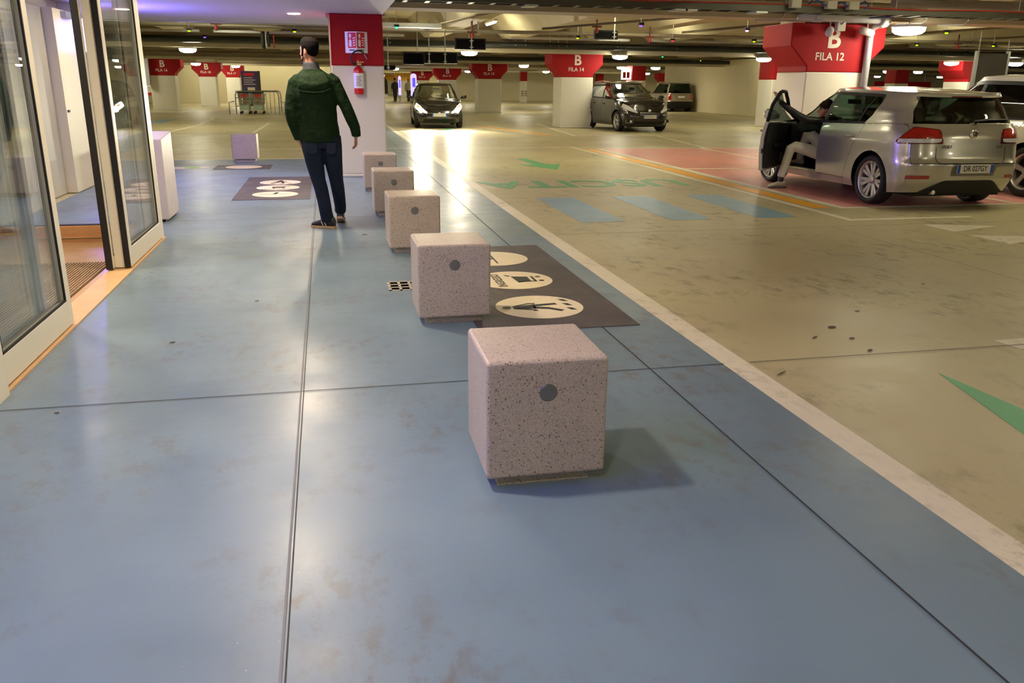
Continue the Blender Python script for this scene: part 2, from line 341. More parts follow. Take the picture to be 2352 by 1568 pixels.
# ---- glass entrance on the left: near fixed pane, sliding leaves, far fixed pane, vestibule
def pane(name, x, y0, y1, z0=.02, z1=2.52, stile=.085, rail=.16, depth=.05, fm=None, gl=None, gask=True):
    f = MB(); g = depth / 2; fm = fm or FRAMEW
    f.box(x - g, x + g, y0, y0 + stile, z0, z1).box(x - g, x + g, y1 - stile, y1, z0, z1).box(x - g, x + g, y0 + stile, y1 - stile, z0, z0 + rail).box(x - g, x + g, y0 + stile, y1 - stile, z1 - .1, z1)
    o = f.build(name, fm, bevel=.004)
    box(x - .006, x + .006, y0 + stile, y1 - stile, z0 + rail, z1 - .1).build('glass', gl or DOORGL, o)
    if gask:
        q = MB(); a, b_, c, d = y0 + stile, y1 - stile, z0 + rail, z1 - .1
        for s in (-1, 1):
            xx = x + s * g * .7
            q.box(xx - .006, xx + .006, a, a + .012, c, d).box(xx - .006, xx + .006, b_ - .012, b_, c, d).box(xx - .006, xx + .006, a, b_, c, c + .012)
        q.build('gasket', BLACKR, o)
    return o
GX = -1.665
p1 = struct(pane('window_1', GX, 4.29, 5.56), 'near white-framed glass pane beside the open doorway')
box(GX + .02, GX + .03, 4.30, 4.34, .18, .30).build('hinge', FRAMEW, p1, bevel=.003)
p2 = struct(pane('window_2', GX, 7.26, 8.66), 'white-framed glass pane reflecting the headlights')
d1 = struct(pane('door_1', GX - .10, 4.25, 5.44, stile=.06, rail=.10, fm=FRAMEG), 'near sliding glass leaf parked behind its pane')
d2 = struct(pane('door_2', GX - .125, 7.18, 8.6, stile=.06, rail=.10), 'far sliding glass leaf parked behind its pane')
box(GX - .15, GX - .10, 7.165, 7.18, .02, 2.5).build('rubber_edge', BLACKR, d2); box(GX - .025, GX + .02, 7.245, 7.26, .02, 2.5).build('rubber_edge', BLACKR, p2); box(GX - .098, GX - .027, 7.255, 7.30, .02, 2.5).build('filler_strip', FRAMEW, p2)
struct(MB().box(GX - .06, GX + .06, 4.12, 4.285, 0, 2.54).build('trim_1', FRAMEW, bevel=.005), 'white door post nearest the camera')
struct(MB().box(GX - .16, GX + .025, 8.66, 8.76, 0, 2.54).build('trim_2', FRAMEW, bevel=.005), 'white corner post of the glass entrance')
p3 = struct(pane('window_3', GX, 1.2, 4.12), 'white-framed glass pane beyond the left edge')
p3b = struct(pane('window_5', GX, -3.5, 1.2), 'white-framed glass pane behind the viewpoint')
struct(box(-5.2, GX - .03, 4.1, 8.7, .0, .004).build('floor_vestibule', STONE), 'polished tan stone floor inside the entrance')
struct(box(GX - .14, GX + .045, 4.1, 8.76, .0, .012).build('trim_3', mat('brass_threshold', (.60, .38, .19), .55, 0, var=.2)), 'tan metal threshold strip under the glass doors')
fb = MB(); fb.box(-5.2, GX - .16, 8.70, 8.76, 0, .15); w4 = struct(fb.build('window_4', mat('copper_skirting', (.62, .36, .18), .25, .4), bevel=.004), 'glazed side wall of the vestibule above a tan rail')
box(-5.2, GX - .16, 8.725, 8.735, .15, 2.5).build('glass', CLEAR, w4); box(-5.2, GX - .16, 8.70, 8.76, .15, .158).build('gasket', BLACKR, w4)
MB().tube([(-5.2, 8.62, .035), (GX - .16, 8.62, .035)], .018).build('floor_rail', mat('polished_brass', (.85, .55, .3), .15, .9), w4)
box(-5.2, GX - .16, 8.70, 8.76, 2.42, 2.54).build('head_rail', FRAMEW, w4)
struct(MB().box(-5.25, -5.2, -3.5, 8.76, 0, 2.54).build('wall_vestibule', mat('blue_grey_panel', (.42, .42, .50), .4)), 'pale inner wall of the vestibule')
mt = tag(box(-4.9, -1.86, 4.35, 7.56, .004, .010).build('entrance_mat', BROWN), 'ribbed brown entrance mat inside the open doorway', 'mat')
rb = MB()
for i in range(126): x = -4.88 + i * .024; rb.box(x, x + .013, 4.36, 7.55, .010, .017)
r_ = rb.build('ribs', mat('mat_rib', (.33, .22, .14), .9, var=.3, scale=60), mt); r_['kind'] = 'stuff'
# white service wall with double door, beyond the vestibule
ww = mat('warm_white_panel', (.76, .68, .52), .45, var=.03)
wd = struct(MB().box(-3.75, -3.44, 8.76, 11.5, 0, 2.54).box(-3.75, -3.44, 14.15, 14.3, 0, 2.54).box(-3.75, -3.62, 11.5, 14.15, 0, 2.54).build('wall_entrance', ww), 'white service wall beyond the vestibule glass')
struct(MB().box(-3.62, -3.38, 13.60, 14.15, 0, 2.54).build('trim_4', ww, bevel=.006), 'white door jamb at the end of the service wall')
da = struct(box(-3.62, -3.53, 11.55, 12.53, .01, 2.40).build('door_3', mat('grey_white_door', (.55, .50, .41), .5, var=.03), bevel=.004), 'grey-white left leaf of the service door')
db = struct(box(-3.60, -3.40, 12.55, 13.56, .01, 2.40).build('door_4', mat('cream_door', (.80, .70, .48), .45, var=.03), bevel=.004), 'cream right leaf of the service door with hinges')
for z in (.25, 2.2): MB().tube([(-3.385, 13.57, z - .06), (-3.385, 13.57, z + .06)], .012).build('hinge', mat('brass', (.75, .6, .3), .3, .6), db)
box(-3.40, -3.385, 12.60, 12.68, 1.08, 1.11).build('door_handle', BLACKP, db); box(-3.40, -3.33, 12.9, 13.25, 2.30, 2.38).build('door_closer', FRAMEG, db)
sg = thing('blue_light_panel', 'glowing blue backlit panel high on the service wall', 'sign', (-3.37, 13.88, 2.1)); box(-.01, .03, -.22, .22, -.22, .25).build('housing', FRAMEG, sg); box(.03, .05, -.20, .20, -.20, .23).build('lit_face', emit('blue_spot_panel', (.22, .16, 1.0), BLUE_E * 4.5), sg)
sg2 = thing('blue_entrance_sign', 'long blue backlit strip sign above the vestibule', 'sign', (-2.6, 8.90, 2.44)); box(-.8, .8, -.05, .05, -.05, .10).build('housing', FRAMEG, sg2); box(-.78, .78, .05, .07, -.04, .08).build('lit_face', BLUEM, sg2)
sg3 = thing('blue_entrance_sign', 'long blue backlit strip sign over the near glass panes', 'sign', (-1.60, 2.3, 2.47)); box(-.05, .05, -1.5, 1.5, -.05, .07).build('housing', FRAMEG, sg3); box(.05, .065, -1.48, 1.48, -.04, .06).build('lit_face', BLUEM, sg3)
# ================================================================ LAMPS
def downlight(x, y, lab, z=2.54, lens=None):
    t = thing('recessed_downlight', lab, 'light', (x, y, z), 0, 'recessed downlights in the white soffit')
    MB().lathe([(.115, -.004), (.115, -.010), (.092, -.010), (.092, -.002)], n=28).build('trim_ring', SIGNW, t)
    MB().add([(.091 * math.cos(2 * PI * k / 24), .091 * math.sin(2 * PI * k / 24), -.006) for k in range(24)], [tuple(range(23, -1, -1))]).build('lens', lens or DOWNM, t, recalc=False)
downlight(-.37, 11.72, 'round recessed downlight nearest the striped red column, in view on the soffit')
for i, y in enumerate((.45, 3.2, 6.1, 8.95, 14.5)): downlight(-.40, y, ['round recessed downlight behind the viewpoint', 'round recessed downlight over the nearest terrazzo cube', 'round recessed downlight over the second terrazzo cube', 'round recessed downlight above the man in the green jacket', 'round recessed downlight beside the near column'][i])
for (x, y, l) in ((-2.85, 9.9, 'round recessed downlight above the white cabinet'), (-2.6, 6.9, 'round recessed downlight inside the vestibule'), (-2.7, 12.8, 'round recessed downlight before the cream service door'), (-4.2, 5.0, 'round recessed downlight at the back of the vestibule')): downlight(x, y, l, lens=DOWNM if y < 7 else DOWNM2)
def dome(x, y, lab, z=2.45, hang=.15):
    t = thing('dome_ceiling_lamp', lab, 'lamp', (x, y, z), 0, 'dome lamps under the garage beams')
    MB().lathe([(.0, .09), (.25, .085), (.28, .06), (.28, .04), (.25, .035)], n=24).build('housing', SIGNW, t)
    m = MB(); m.smooth = True; m.lathe([(.265, .04), (.26, -.02), (.21, -.06), (.12, -.082), (0, -.088)], n=20).build('diffuser', LAMPM, t)
    MB().tube([(0, 0, .085), (0, 0, hang + .4)], .012, 6).build('hanger', STEEL, t)
D = [(4.67, 28.0, 'dome lamp left of the B FILA 14 column, nearest the far black sign'), (10.23, 29.2, 'dome lamp just right of the B FILA 14 column'), (15.76, 29.2, 'dome lamp just left of the B FILA 12 column'),
     (9.87, 13.35, 'large dome lamp at the right shoulder of the B FILA 12 column'), (10.73, 46.3, 'dome lamp right of the second column behind the headlights car'), (16.6, 47.0, 'dome lamp above the dark brown car, left of a pair'), (18.65, 47.0, 'dome lamp above the dark brown car, right of a pair'),
     (24.23, 29.9, 'dome lamp left of the red flared column above the white car'), (26.64, 29.3, 'dome lamp at the far right edge above the white car'), (34.06, 47.5, 'dome lamp left of the thin red column behind the white car'), (36.21, 47.5, 'dome lamp right of the thin red column behind the white car'),
     (-7.23, 53.7, 'dome lamp between the two largest left columns'), (-7.5, 61, 'small dome lamp between the left columns, nearer the wall'), (-5.6, 60, 'dome lamp above the trolley shelter'), (-4.2, 29.7, 'dome lamp high above the trolley shelter under the black pipe'),
     (11.46, 69.4, 'small dome lamp behind the black headlights car, at right'), (17.14, 66.2, 'small dome lamp on the cream wall left of B FILA 14'), (26.41, 68.5, 'small dome lamp above the champagne car'), (29.6, 68.2, 'small dome lamp right of the far red column'),
     (48.3, 68.7, 'tiny dome lamp beyond the silver car roof, left'), (52.9, 66.4, 'tiny dome lamp beyond the white car roof')]
for d in D: dome(*d)
for x, y, l in ((9.87, -1.6, 'added dome lamp behind the viewpoint, right of the walkway'), (4.8, -1.6, 'added dome lamp behind the viewpoint, nearest the walkway'), (15, 13.35, 'added dome lamp on the near beam beyond the right picture edge'), (15, -1.6, 'added dome lamp behind the viewpoint, farthest right'),  # extra lamps added to brighten the garage floor and its far end
    (21, 13.3, 'added dome lamp on the near beam, second beyond the right picture edge'), (27, 13.3, 'added dome lamp on the near beam, third beyond the right picture edge'), (35, 30, 'added dome lamp on the second beam beyond the right picture edge'), (-10, 29.5, 'added dome lamp on the second beam behind the glass doors'), (-10, 47, 'added dome lamp left of the grey downpipe column'),
    (5, 62, 'added small dome lamp above the violet totems'), (5, 80, 'added small dome lamp before the orange columns, left'), (5, 100, 'added tiny dome lamp over the distant walkers'), (8, 120, 'added tiniest dome lamp, far beyond the orange columns'), (12.5, 62, 'added small dome lamp between the hazard pillar and the headlights car'), (30, 62, 'added small dome lamp behind the champagne estate'),
    (40, 30, 'added dome lamp far right on the second beam, out of the picture'), (45, 47.5, 'added dome lamp far right beyond the thin red column')): dome(x, y, l)
def tube(x, y, lab, z=3.2, L=1.5, ry=0):
    t = thing('fluorescent_batten', lab, 'lamp', (x, y, z), ry, 'fluorescent battens between the ribs')
    box(-.06, .06, -L / 2, L / 2, .05, .11).build('batten', SIGNW, t, bevel=.004)
    MB().tube([(0, -L / 2 + .05, .025), (0, L / 2 - .05, .025)], .022, 8).build('tube', TUBEM, t)
    for s in (-.6, .6): MB().tube([(0, s * L / 2, .1), (0, s * L / 2, .35)], .006, 5).build('hanger', STEEL, t)
    return t
XR_ = [-15 + 2.667 * (k + .5) for k in range(28)]
ORD = ["first", "second", "third", "fourth", "fifth", "sixth", "seventh", "eighth", "ninth", "tenth", "eleventh", "twelfth"]
proto = None
for (y, ks, l) in ((2.5, (8, 10), 'added fill row behind the viewpoint'), (9.5, (8, 9, 11), 'added fill row before the picture'), (16.2, (3, 6, 7, 8, 9, 11, 13), 'hidden row just behind the near beam'), (20.2, (4, 6, 8, 11), 'nearest visible row'), (26, (2, 4, 7, 9, 12), 'row before the second beam'),  # first two rows added out of view to light the near floor
                   (33, (1, 3, 5, 7, 9, 11, 14, 17), 'added first row past the second beam'), (40, (2, 4, 6, 8, 10, 13, 16, 19), 'added middle row past the second beam'), (49, (1, 3, 5, 7, 9, 11, 14, 17, 20), 'added first row past the third beam'),  # rows from here on added between the ribs to brighten the far garage
                   (57, (2, 4, 6, 8, 10, 13, 16, 19), 'added middle row past the third beam'), (64.5, (2, 3, 4, 5, 7, 9, 11, 14, 17, 20), 'added row before the far left wall'), (75, (7, 9, 11, 13, 15, 18, 21), 'added row before the far right wall'), (84, (6, 7, 8), 'added row before the farthest red column'), (91, (6, 7, 8, 9), 'added row before the orange columns'), (105, (6, 7, 8), 'added row by the orange columns'), (125, (6, 8), 'added farthest row')):
    for k, i in enumerate(ks):
        lab = f'fluorescent batten between concrete ribs, {l}, {ORD[k]} from the left'
        if proto is None: proto = tube(XR_[i], y, lab)
        else: dup(proto, (XR_[i], y, 3.2), 0, lab)
# ================================================================ COLUMNS
def column(x0, x1, y0, y1, lines, lab, capital=True, flare=.35, red=None, top=2.60, zr=1.76, row=None, tx=0, lsize=(.48, .185)):
    red = red or RED; cx, cy = (x0 + x1) / 2, (y0 + y1) / 2; hw, hd = (x1 - x0) / 2, (y1 - y0) / 2
    t = thing('column', lab, 'column', (cx, cy, 0), 0, 'columns of the garage')
    m = MB(); m.box(-hw, hw, -hd, hd, .05, zr); m.box(-hw - .02, hw + .02, -hd - .02, hd + .02, 0, .05); m.build('shaft', WHITE, t, bevel=.02)
    if capital:
        pr = [(-hw, zr), (hw, zr), (hw, 1.86), (hw + flare, 2.20), (hw + flare, top - .02), (-hw - flare, top - .02), (-hw - flare, 2.20), (-hw, 1.86)]
    else: pr = [(-hw, zr), (hw, zr), (hw, top), (-hw, top)]
    MB().prism(pr, 'y', -hd, hd).build('red_capital' if red is RED else 'orange_capital', red, t, bevel=.02)
    box(-hw - .05, hw + .05, -hd + .12, hd - .05, top - .02, 3.55).build('bearing_block', BEAM, t)
    if lines:
        text(lines[0], lsize[0], LETTER, t, (tx, -hd - .003, 2.325 if capital else 2.2), (PI / 2, 0, 0), 'lettering', .002, .012)
        if len(lines) > 1: text(lines[1], lsize[1], LETTER, t, (tx - .05, -hd - .003, 2.02), (PI / 2, 0, 0), 'lettering', .002, .003)
    return t
c12 = column(8.46, 9.63, 14.1, 15.13, ('B', 'FILA 12'), 'largest red and white column lettered B FILA 12, behind the silver car', tx=-.10)
column(8.34, 9.53, 30.0, 31.1, ('B', 'FILA 14'), 'red and white flared column lettered B FILA 14, left of the dark brown car')
column(8.16, 9.42, 46.0, 47.1, ('B', 'FILA 13'), 'red and white flared column just right of the black car with headlights', lsize=(.46, .19))
column(8.1, 9.4, 62.0, 63.1, ('B', 'FILA 15'), 'red and white flared column directly behind the roof of the headlights car', lsize=(.46, .19))
column(8.1, 9.35, 78.0, 79.1, ('B', 'FILA 15'), 'farthest red column, behind the left roof corner of the headlights car', lsize=(.46, .19))
column(8.0, 9.3, 95, 96, ('C', 'FILA 10'), 'nearer orange column behind the two distant walkers', red=ORANGEC, lsize=(.46, .19))
column(8.0, 9.3, 111, 112, ('C', 'FILA 11'), 'farther orange column left of the distant walkers', red=ORANGEC, lsize=(.46, .19))
column(-8.80, -7.58, 48.0, 49.1, ('B', 'FILA 16'), 'largest of the left red columns, beside the grey downpipe', tx=.05, lsize=(.46, .19))
column(-7.42, -6.42, 55.6, 56.7, ('B', 'FILA 18'), 'middle one of the left red columns', lsize=(.46, .19))
column(-6.5, -5.6, 62.0, 63.0, ('B', 'FILA 17'), 'smallest of the left red columns, left of the purple banner', flare=.28, lsize=(.44, .18))
column(16.75, 17.5, 30.2, 31.3, None, 'slim red and white column half hidden by the B FILA 12 column', False)
column(16.9, 17.7, 46, 47, None, 'slim red column above the dark brown car, beside a lit sign', False)
column(25.2, 26.4, 30, 31.4, None, 'red flared column above the white car at right', True)
column(33.6, 34.5, 46, 47, None, 'slim red column between two dome lamps above the silver car roof', False)
column(30.0, 31.3, 74, 75, ('B', 'FILA 15'), 'small flared red column above the champagne car', lsize=(.46, .19))
column(25.4, 26.0, 78.5, 79.3, None, 'narrow red pilaster on the far wall above the dark brown car', False, top=2.5)
hz = column(16.47, 17.0, 72, 72.6, None, 'narrow red pillar with black and yellow hazard bands', False, top=2.5)
YEL = mat('hazard_yellow', (.75, .50, .02), .5)
for s in (-.15, .15):
    for k in range(5): box(s - .09, s + .09, -.33, -.31, .55 + k * .09, .595 + k * .09).build('hazard_band', (YEL if k % 2 else INK), hz)
# near column: red upper part, white below, corner guard, no capital
nc = column(.14, .97, 14.2, 15.0, None, 'near square column, red above and white below, holding the fire extinguisher', False, top=2.54)
box(-.435, -.415, -.42, -.39, 1.2, 2.5).build('corner_guard', STEEL, nc)
# ================================================================ TERRAZZO CUBES
def cube(x, y, lab, rz=0, first=[None]):
    if first[0] is None:
        t = thing('terrazzo_cube', lab, 'bollard', (x, y, 0), rz, 'terrazzo cube bollards beside the blue walkway')
        box(-.235, .235, -.235, .235, .05, .525).build('block', TERR, t, bevel=.017, segs=4)
        box(-.185, .185, -.185, .185, 0, .052).build('plinth', TERR, t, bevel=.004)
        m = MB().lathe([(0, -.2405), (.031, -.2405), (.035, -.236), (.035, -.22)], (0, 0, .395), 28, 'y')
        m.lathe([(0, -.2425), (.004, -.2425), (.004, -.2405)], (.018, 0, .412), 8, 'y').lathe([(0, -.2425), (.004, -.2425), (.004, -.2405)], (-.016, 0, .376), 8, 'y')
        m.build('steel_plug', mat('dull_steel_plug', (.20, .20, .19), .45, .6), t)
        first[0] = t; return t
    return dup(first[0], (x, y, 0), rz, lab, 'terrazzo cube bollards beside the blue walkway')
for i, (x, y, l) in enumerate([(.765, 3.045, 'speckled terrazzo cube nearest the camera, warm light on its top'), (.755, 5.37, 'second speckled terrazzo cube, beside the dark floor graphic'), (.745, 7.78, 'third terrazzo cube, pale yellowish, before two grey ones'),
                            (.74, 10.07, 'fourth terrazzo cube, grey-brown, between the pale one and the farthest of the row'), (.735, 12.43, 'grey terrazzo cube at the foot of the near column')]): cube(x, y, l, (-.01, .0, .01, 0, 0)[i])
lone = cube(-1.57, 17.4, 'lone violet-lit terrazzo cube at the far edge of the walkway')
for ch in list(lone.children):
    if ch.name.startswith('steel_plug'): bpy.data.objects.remove(ch)
# ================================================================ FLOOR GRAPHICS
def icon_person(m, ox, oy, up, rt):
    def P(a, b): return (ox + a * rt[0] + b * up[0], oy + a * rt[1] + b * up[1])
    def poly(pts): m.prism([P(*p) for p in pts], 'z', 0, .001)
    poly(circ(0, .235, .032, .032, 16)); poly([(-.045, .19), (.03, .19), (.055, .03), (-.05, .03)])
    poly([(.02, .19), (.045, .17), (.10, .06), (.09, .01), (.065, .02), (.075, .06)]); poly([(-.04, .185), (-.02, .16), (-.075, .04), (-.11, .03), (-.115, .06), (-.09, .07)])
    poly([(.0, .04), (.055, .04), (.075, -.13), (.035, -.14)]); poly([(-.05, .05), (0, .04), (-.03, -.06), (-.12, -.15), (-.15, -.12), (-.08, -.05)])
    for k in range(3): poly([(-.13 + k * .12, -.24), (-.07 + k * .12, -.22), (-.06 + k * .12, -.18), (-.12 + k * .12, -.20)])
def icon_trolley(m, ox, oy, up, rt):
    def P(a, b): return (ox + a * rt[0] + b * up[0], oy + a * rt[1] + b * up[1])
    def poly(pts): m.prism([P(*p) for p in pts], 'z', 0, .001)
    poly([(-.10, .05), (.12, .07), (.09, -.06), (-.07, -.06)]); poly([(.12, .09), (.17, .12), (.175, .10), (.135, .07)]); poly([(-.08, -.085), (.10, -.085), (.10, -.105), (-.08, -.105)])
    poly([(-.085, .05), (-.07, .05), (-.06, -.1), (-.075, -.1)]); poly(circ(-.055, -.145, .022, .022, 12)); poly(circ(.08, -.145, .022, .022, 12))
def icon_bar(m, ox, oy, up, rt):
    def P(a, b): return (ox + a * rt[0] + b * up[0], oy + a * rt[1] + b * up[1])
    m.prism([P(*p) for p in [(-.21, -.008), (.21, -.008), (.21, .008), (-.21, .008)]], 'z', 0, .001); m.prism([P(*p) for p in [(-.035, .008), (.015, .008), (.045, .2), (-.005, .2)]], 'z', 0, .001)
def graphic(x0, x1, y0, y1, cs, lab, up, rt, txt):
    cx, cy = (x0 + x1) / 2, (y0 + y1) / 2; z = .0056
    t = thing('floor_graphic', lab, 'floor sign', (cx, cy, z))
    MB().prism(rect(x0 - cx, x1 - cx, y0 - cy, y1 - cy), 'z', -.003, .001).build('dark_panel', DECALG, t)
    m2 = MB()
    for (px, py, r, kind) in cs:
        o = MB().prism(circ(px - cx, py - cy, r), 'z', .0011, .0019).build('cream_disc', DECALC, t); m = MB()
        if kind == 'person': icon_person(m, 0, 0, up, rt)
        elif kind == 'trolley': icon_trolley(m, -.07 * up[0], .05 * up[1], up, rt)
        elif kind == 'bar': icon_bar(m, 0, 0, up, rt)
        else: continue
        m.build('pictogram', INK, o, (px - cx, py - cy, .0020))
        if kind == 'trolley' and txt:
            q = text(txt, .095, INK, o, (px - cx + (.12 * up[0] if up[0] else 0), py - cy + (-.21 * up[1] if up[1] else 0), .0022), (0, 0, math.atan2(rt[1], rt[0])), 'lettering', .0005, .002)
    return t
graphic(.88, 1.94, 4.90, 7.74, [(1.40, 5.46, .31, 'person'), (1.40, 6.30, .31, 'trolley'), (1.40, 7.16, .31, 'bar')], 'dark floor graphic with walking figure, trolley and cream discs, near the second cube', (-1, 0), (0, 1), 'INGRESSO')
graphic(-1.27, -.26, 11.48, 14.3, [(-.74, 12.03, .31, 'bar'), (-.74, 12.80, .31, 'trolley'), (-.74, 13.50, .31, 'person')], 'dark floor graphic with three cream discs, left of the walking man', (0, 1), (1, 0), 'PARCHEGGIO')
graphic(-2.01, -1.02, 15.70, 16.5, [(-1.51, 16.1, .32, '')], 'small dark floor graphic with one cream disc, before the lone cube', (0, 1), (1, 0), '')
t = thing('floor_graphic', 'faded green and white oval on the walkway by the white cabinet', 'floor sign', (-2.5, 16.05, .0056)); MB().prism(circ(0, 0, .42, .2), 'z', -.003, .001).build('white_oval', WHITEL, t); MB().prism(circ(.1, 0, .14, .13), 'z', .001, .0018).build('green_patch', mat('lime_patch', (.25, .6, .05), .5), t)
t = thing('floor_grate', 'small square steel drain grate left of the second cube', 'grate', (.53, 6.27, .004))
m = MB()
for k in range(4): m.box(-.13 + k * .08, -.11 + k * .08, -.15, .15, -.003, .003).box(-.13, .15, -.15 + k * .093, -.132 + k * .093, -.003, .003)
m.build('bars', mat('pale_steel', (.6, .58, .5), .4, .4), t); box(-.12, .14, -.14, .14, -.004, -.002).build('sump', INK, t)
# ================================================================ WHITE CABINET
t = thing('white_cabinet', 'tall white metal post cabinet beside the glass pane', 'cabinet', (-2.02, 10.08, 0))
m = MB(); m.prism([(-.33, .03), (.33, .03), (.33, .95), (-.33, .90)], 'x', -.27, .27); m.build('body', mat('white_enamel', (.52, .46, .45), .4), t, bevel=.012)
box(-.22, .22, -.28, .28, 0, .03).build('plinth', BLACKP, t); MB().lathe([(0, -.345), (.025, -.345), (.028, -.33)], (.10, 0, .56), 20, 'y').build('lock', BLACKP, t)
for p in ((.272, -.05, .22),): MB().lathe([(.008, 0), (0, .003)], (p[0], p[1], p[2]), 8, 'x').build('screw', STEEL, t)
# ================================================================ EXTINGUISHER + SIGN ON NEAR COLUMN
def extinguisher(loc, lab, hose=True):
    t = thing('fire_extinguisher', lab, 'extinguisher', loc)
    m = MB(); m.smooth = True; m.lathe([(0, 0), (.05, .0), (.075, .015), (.08, .04), (.08, .36), (.07, .395), (.04, .42), (.025, .425), (.025, .45), (0, .45)], n=28).build('cylinder', EXTR, t)
    m = MB(); m.smooth = True; m.lathe([(.0815, .10), (.0815, .33)], n=28).build('paper_label', SIGNW, t)
    for k in range(7):
        box(-.045 + .006 * (k % 2), .04 - .01 * (k % 3), -.0832, -.0815 + .0, .14 + k * .022, .147 + k * .022).build('label_print', INK, t)
    MB().box(-.03, .05, -.02, .02, .45, .48).box(-.02, .09, -.012, .012, .49, .505).tube([(0, 0, .48), (0, 0, .53)], .008).build('valve', mat('brass_valve', (.6, .45, .2), .3, .8), t)
    pts = [(-.02, -.02, .465)] + [(.01 + .115 * math.cos(a), -.03, .545 + .125 * math.sin(a)) for a in [math.radians(q) for q in range(215, 20, -15)]]
    MB().tube(pts, .014, 8).build('hose', BLACKR, t); MB().tube([pts[-1], (.145, -.03, .545)], .01, 8, rs=[.012, .008]).build('nozzle', CHROME, t)
    box(-.05, .05, .075, .10, .30, .36).build('bracket', STEEL, t)
    return t
extinguisher((.555, 14.10, 1.315), 'red fire extinguisher with paper label hanging on the near column')
t = thing('extinguisher_sign', 'folded white and red extinguisher sign on the near red column', 'sign', (.545, 14.19, 2.11))
m = MB(); m.add([(-.175, 0, -.16), (0, -.10, -.16), (.175, 0, -.16), (-.175, 0, .16), (0, -.10, .16), (.175, 0, .16)], [(0, 1, 4, 3), (1, 2, 5, 4), (0, 2, 1), (3, 4, 5)]); m.build('board', SIGNW, t)
for s in (-1, 1):
    ang = math.atan2(.10, .175)
    def Q(a, z, d=.002):  # a in 0..1 across the half, from outer edge (s) to the fold
        return (s * .175 * (1 - a) , -.10 * a - d, z)
    def plate(pts, m_, n, d): MB().add([Q(a, z, d) for a, z in pts] + [Q(a, z, d - .0015) for a, z in pts], [tuple(range(len(pts))), tuple(range(2 * len(pts) - 1, len(pts) - 1, -1))] + [(i, (i + 1) % len(pts), (i + 1) % len(pts) + len(pts), i + len(pts)) for i in range(len(pts))]).build(n, m_, t)
    plate([(.25, -.085), (.95, -.085), (.95, .145), (.25, .145)], SIGNR, 'red_field', .003)
    a0 = .60 if s > 0 else .28
    f = lambda a: (1 - a) + .2 if s > 0 else a
    for (pa, za, pb, zb) in ((.34, -.065, .56, .035), (.40, .045, .50, .06), (.36, .07, .54, .125)):
        A, B = (pa, pb) if s < 0 else (1.18 - pb, 1.18 - pa)
        plate([(A, za), (B, za), (B, zb), (A, zb)], SIGNW, 'pictogram', .005)
    for k in range(4):
        A = .66 + .0 * k; B = .88
        if s > 0: A, B = 1.18 - B, 1.18 - A
        plate([(A, -.06 + k * .036), (B, -.045 + k * .036), (B, -.030 + k * .036), (A, -.045 + k * .036)], SIGNW, 'flame', .005)
    plate([(.35, -.125), (.8, -.125), (.8, -.108), (.35, -.108)], INK, 'caption', .003)
# ================================================================ OVERHEAD SERVICES
TRAYM = mat('cable_tray_steel', (.10, .095, .07), .5, .5)
REDC = mat('red_cable', (.45, .02, .015), .5); BLUC = mat('blue_cable', (.01, .05, .30), .4)
def hang(par, xs, y, z0, z1, r=.008):
    for x in xs: MB().tube([(x, y, z0), (x, y, z1)], r, 5).build('hanger', STEEL, par)
t = thing('cable_tray', 'long dark cable tray nearest the camera at the top of the picture', 'cable tray', (0, 12.0, 2.60))
m = MB().box(1.0, 30, -.14, -.13, -.05, .04).box(1.0, 30, .13, .14, -.05, .04)
for k in range(95): m.box(1.1 + k * .3, 1.16 + k * .3, -.13, .13, -.05, -.04)
m.build('tray', TRAYM, t)
for k in range(3): MB().tube([(1 + i * .8, -.08 + k * .07, -.02 + .012 * math.sin(i * 1.7 + k * 2)) for i in range(36)], .013, 6).build('cable', BLACKP if k else PIPEG, t)
MB().tube([(1.0 + i * .7, -.155, .045 + .006 * math.sin(i)) for i in range(8)] + [(6.6 + i * .6, -.155, .04 + .012 * math.sin(i * 1.3)) for i in range(1, 36)], .009, 6).build('red_cable', REDC, t)
hang(t, [2, 4.2, 6.4, 8.6, 10.8, 13, 15.2], 0, -.05, .95)
for k, x in enumerate((2.85, 5.05, 5.2, 6.3)): box(x - .09, x + .09, -.15, .15, -.075, -.052).build('clamp', STEEL, t)
for k, (x, w_) in enumerate(((6.78, .16), (7.36, .16), (7.72, .17))):
    j = tag(box(-w_ / 2, w_ / 2, -.05, .05, -.055, .055).build('junction_box', mat('ivory_plastic', (.55, .53, .44), .5), None, (x, 11.79, 2.655), bevel=.008), ['ivory junction box on the near cable tray, leftmost of three', 'ivory junction box on the near cable tray, middle of three', 'ivory junction box on the near cable tray, rightmost of three'][k], 'junction box', 'junction boxes on the near cable tray')
m = tag(MB().tube([(7.0, 11.8, 2.66), (7.05, 11.75, 2.73), (7.15, 11.75, 2.69), (7.22, 11.75, 2.64), (7.28, 11.78, 2.65)], .011, 6).build('blue_cable', BLUC), 'blue cable loop between the left and middle junction boxes', 'cable')
m = tag(MB().tube([(7.45, 11.8, 2.66), (7.52, 11.75, 2.70), (7.6, 11.75, 2.63), (7.63, 11.78, 2.65)], .011, 6).build('blue_cable', BLUC), 'blue cable loop between the middle and right junction boxes', 'cable')
m = tag(MB().tube([(7.81, 11.8, 2.66), (7.9, 11.76, 2.72), (7.97, 11.76, 2.66), (7.9, 11.76, 2.62)], .011, 6).build('blue_cable', BLUC), 'blue cable curl right of the right junction box', 'cable')
t = thing('conduit', 'thin pale conduit running along the near beam', 'pipe', (0, 12.9, 2.86)); MB().tube([(1.0, 0, 0), (30, 0, 0)], .035, 8).build('pipe', DECK, t); hang(t, [3, 6, 9, 12, 15], 0, .03, .7)
t = thing('lamp_channel', 'perforated pale steel channel above the red cable at the top edge', 'channel', (4.9, 12.15, 2.78))
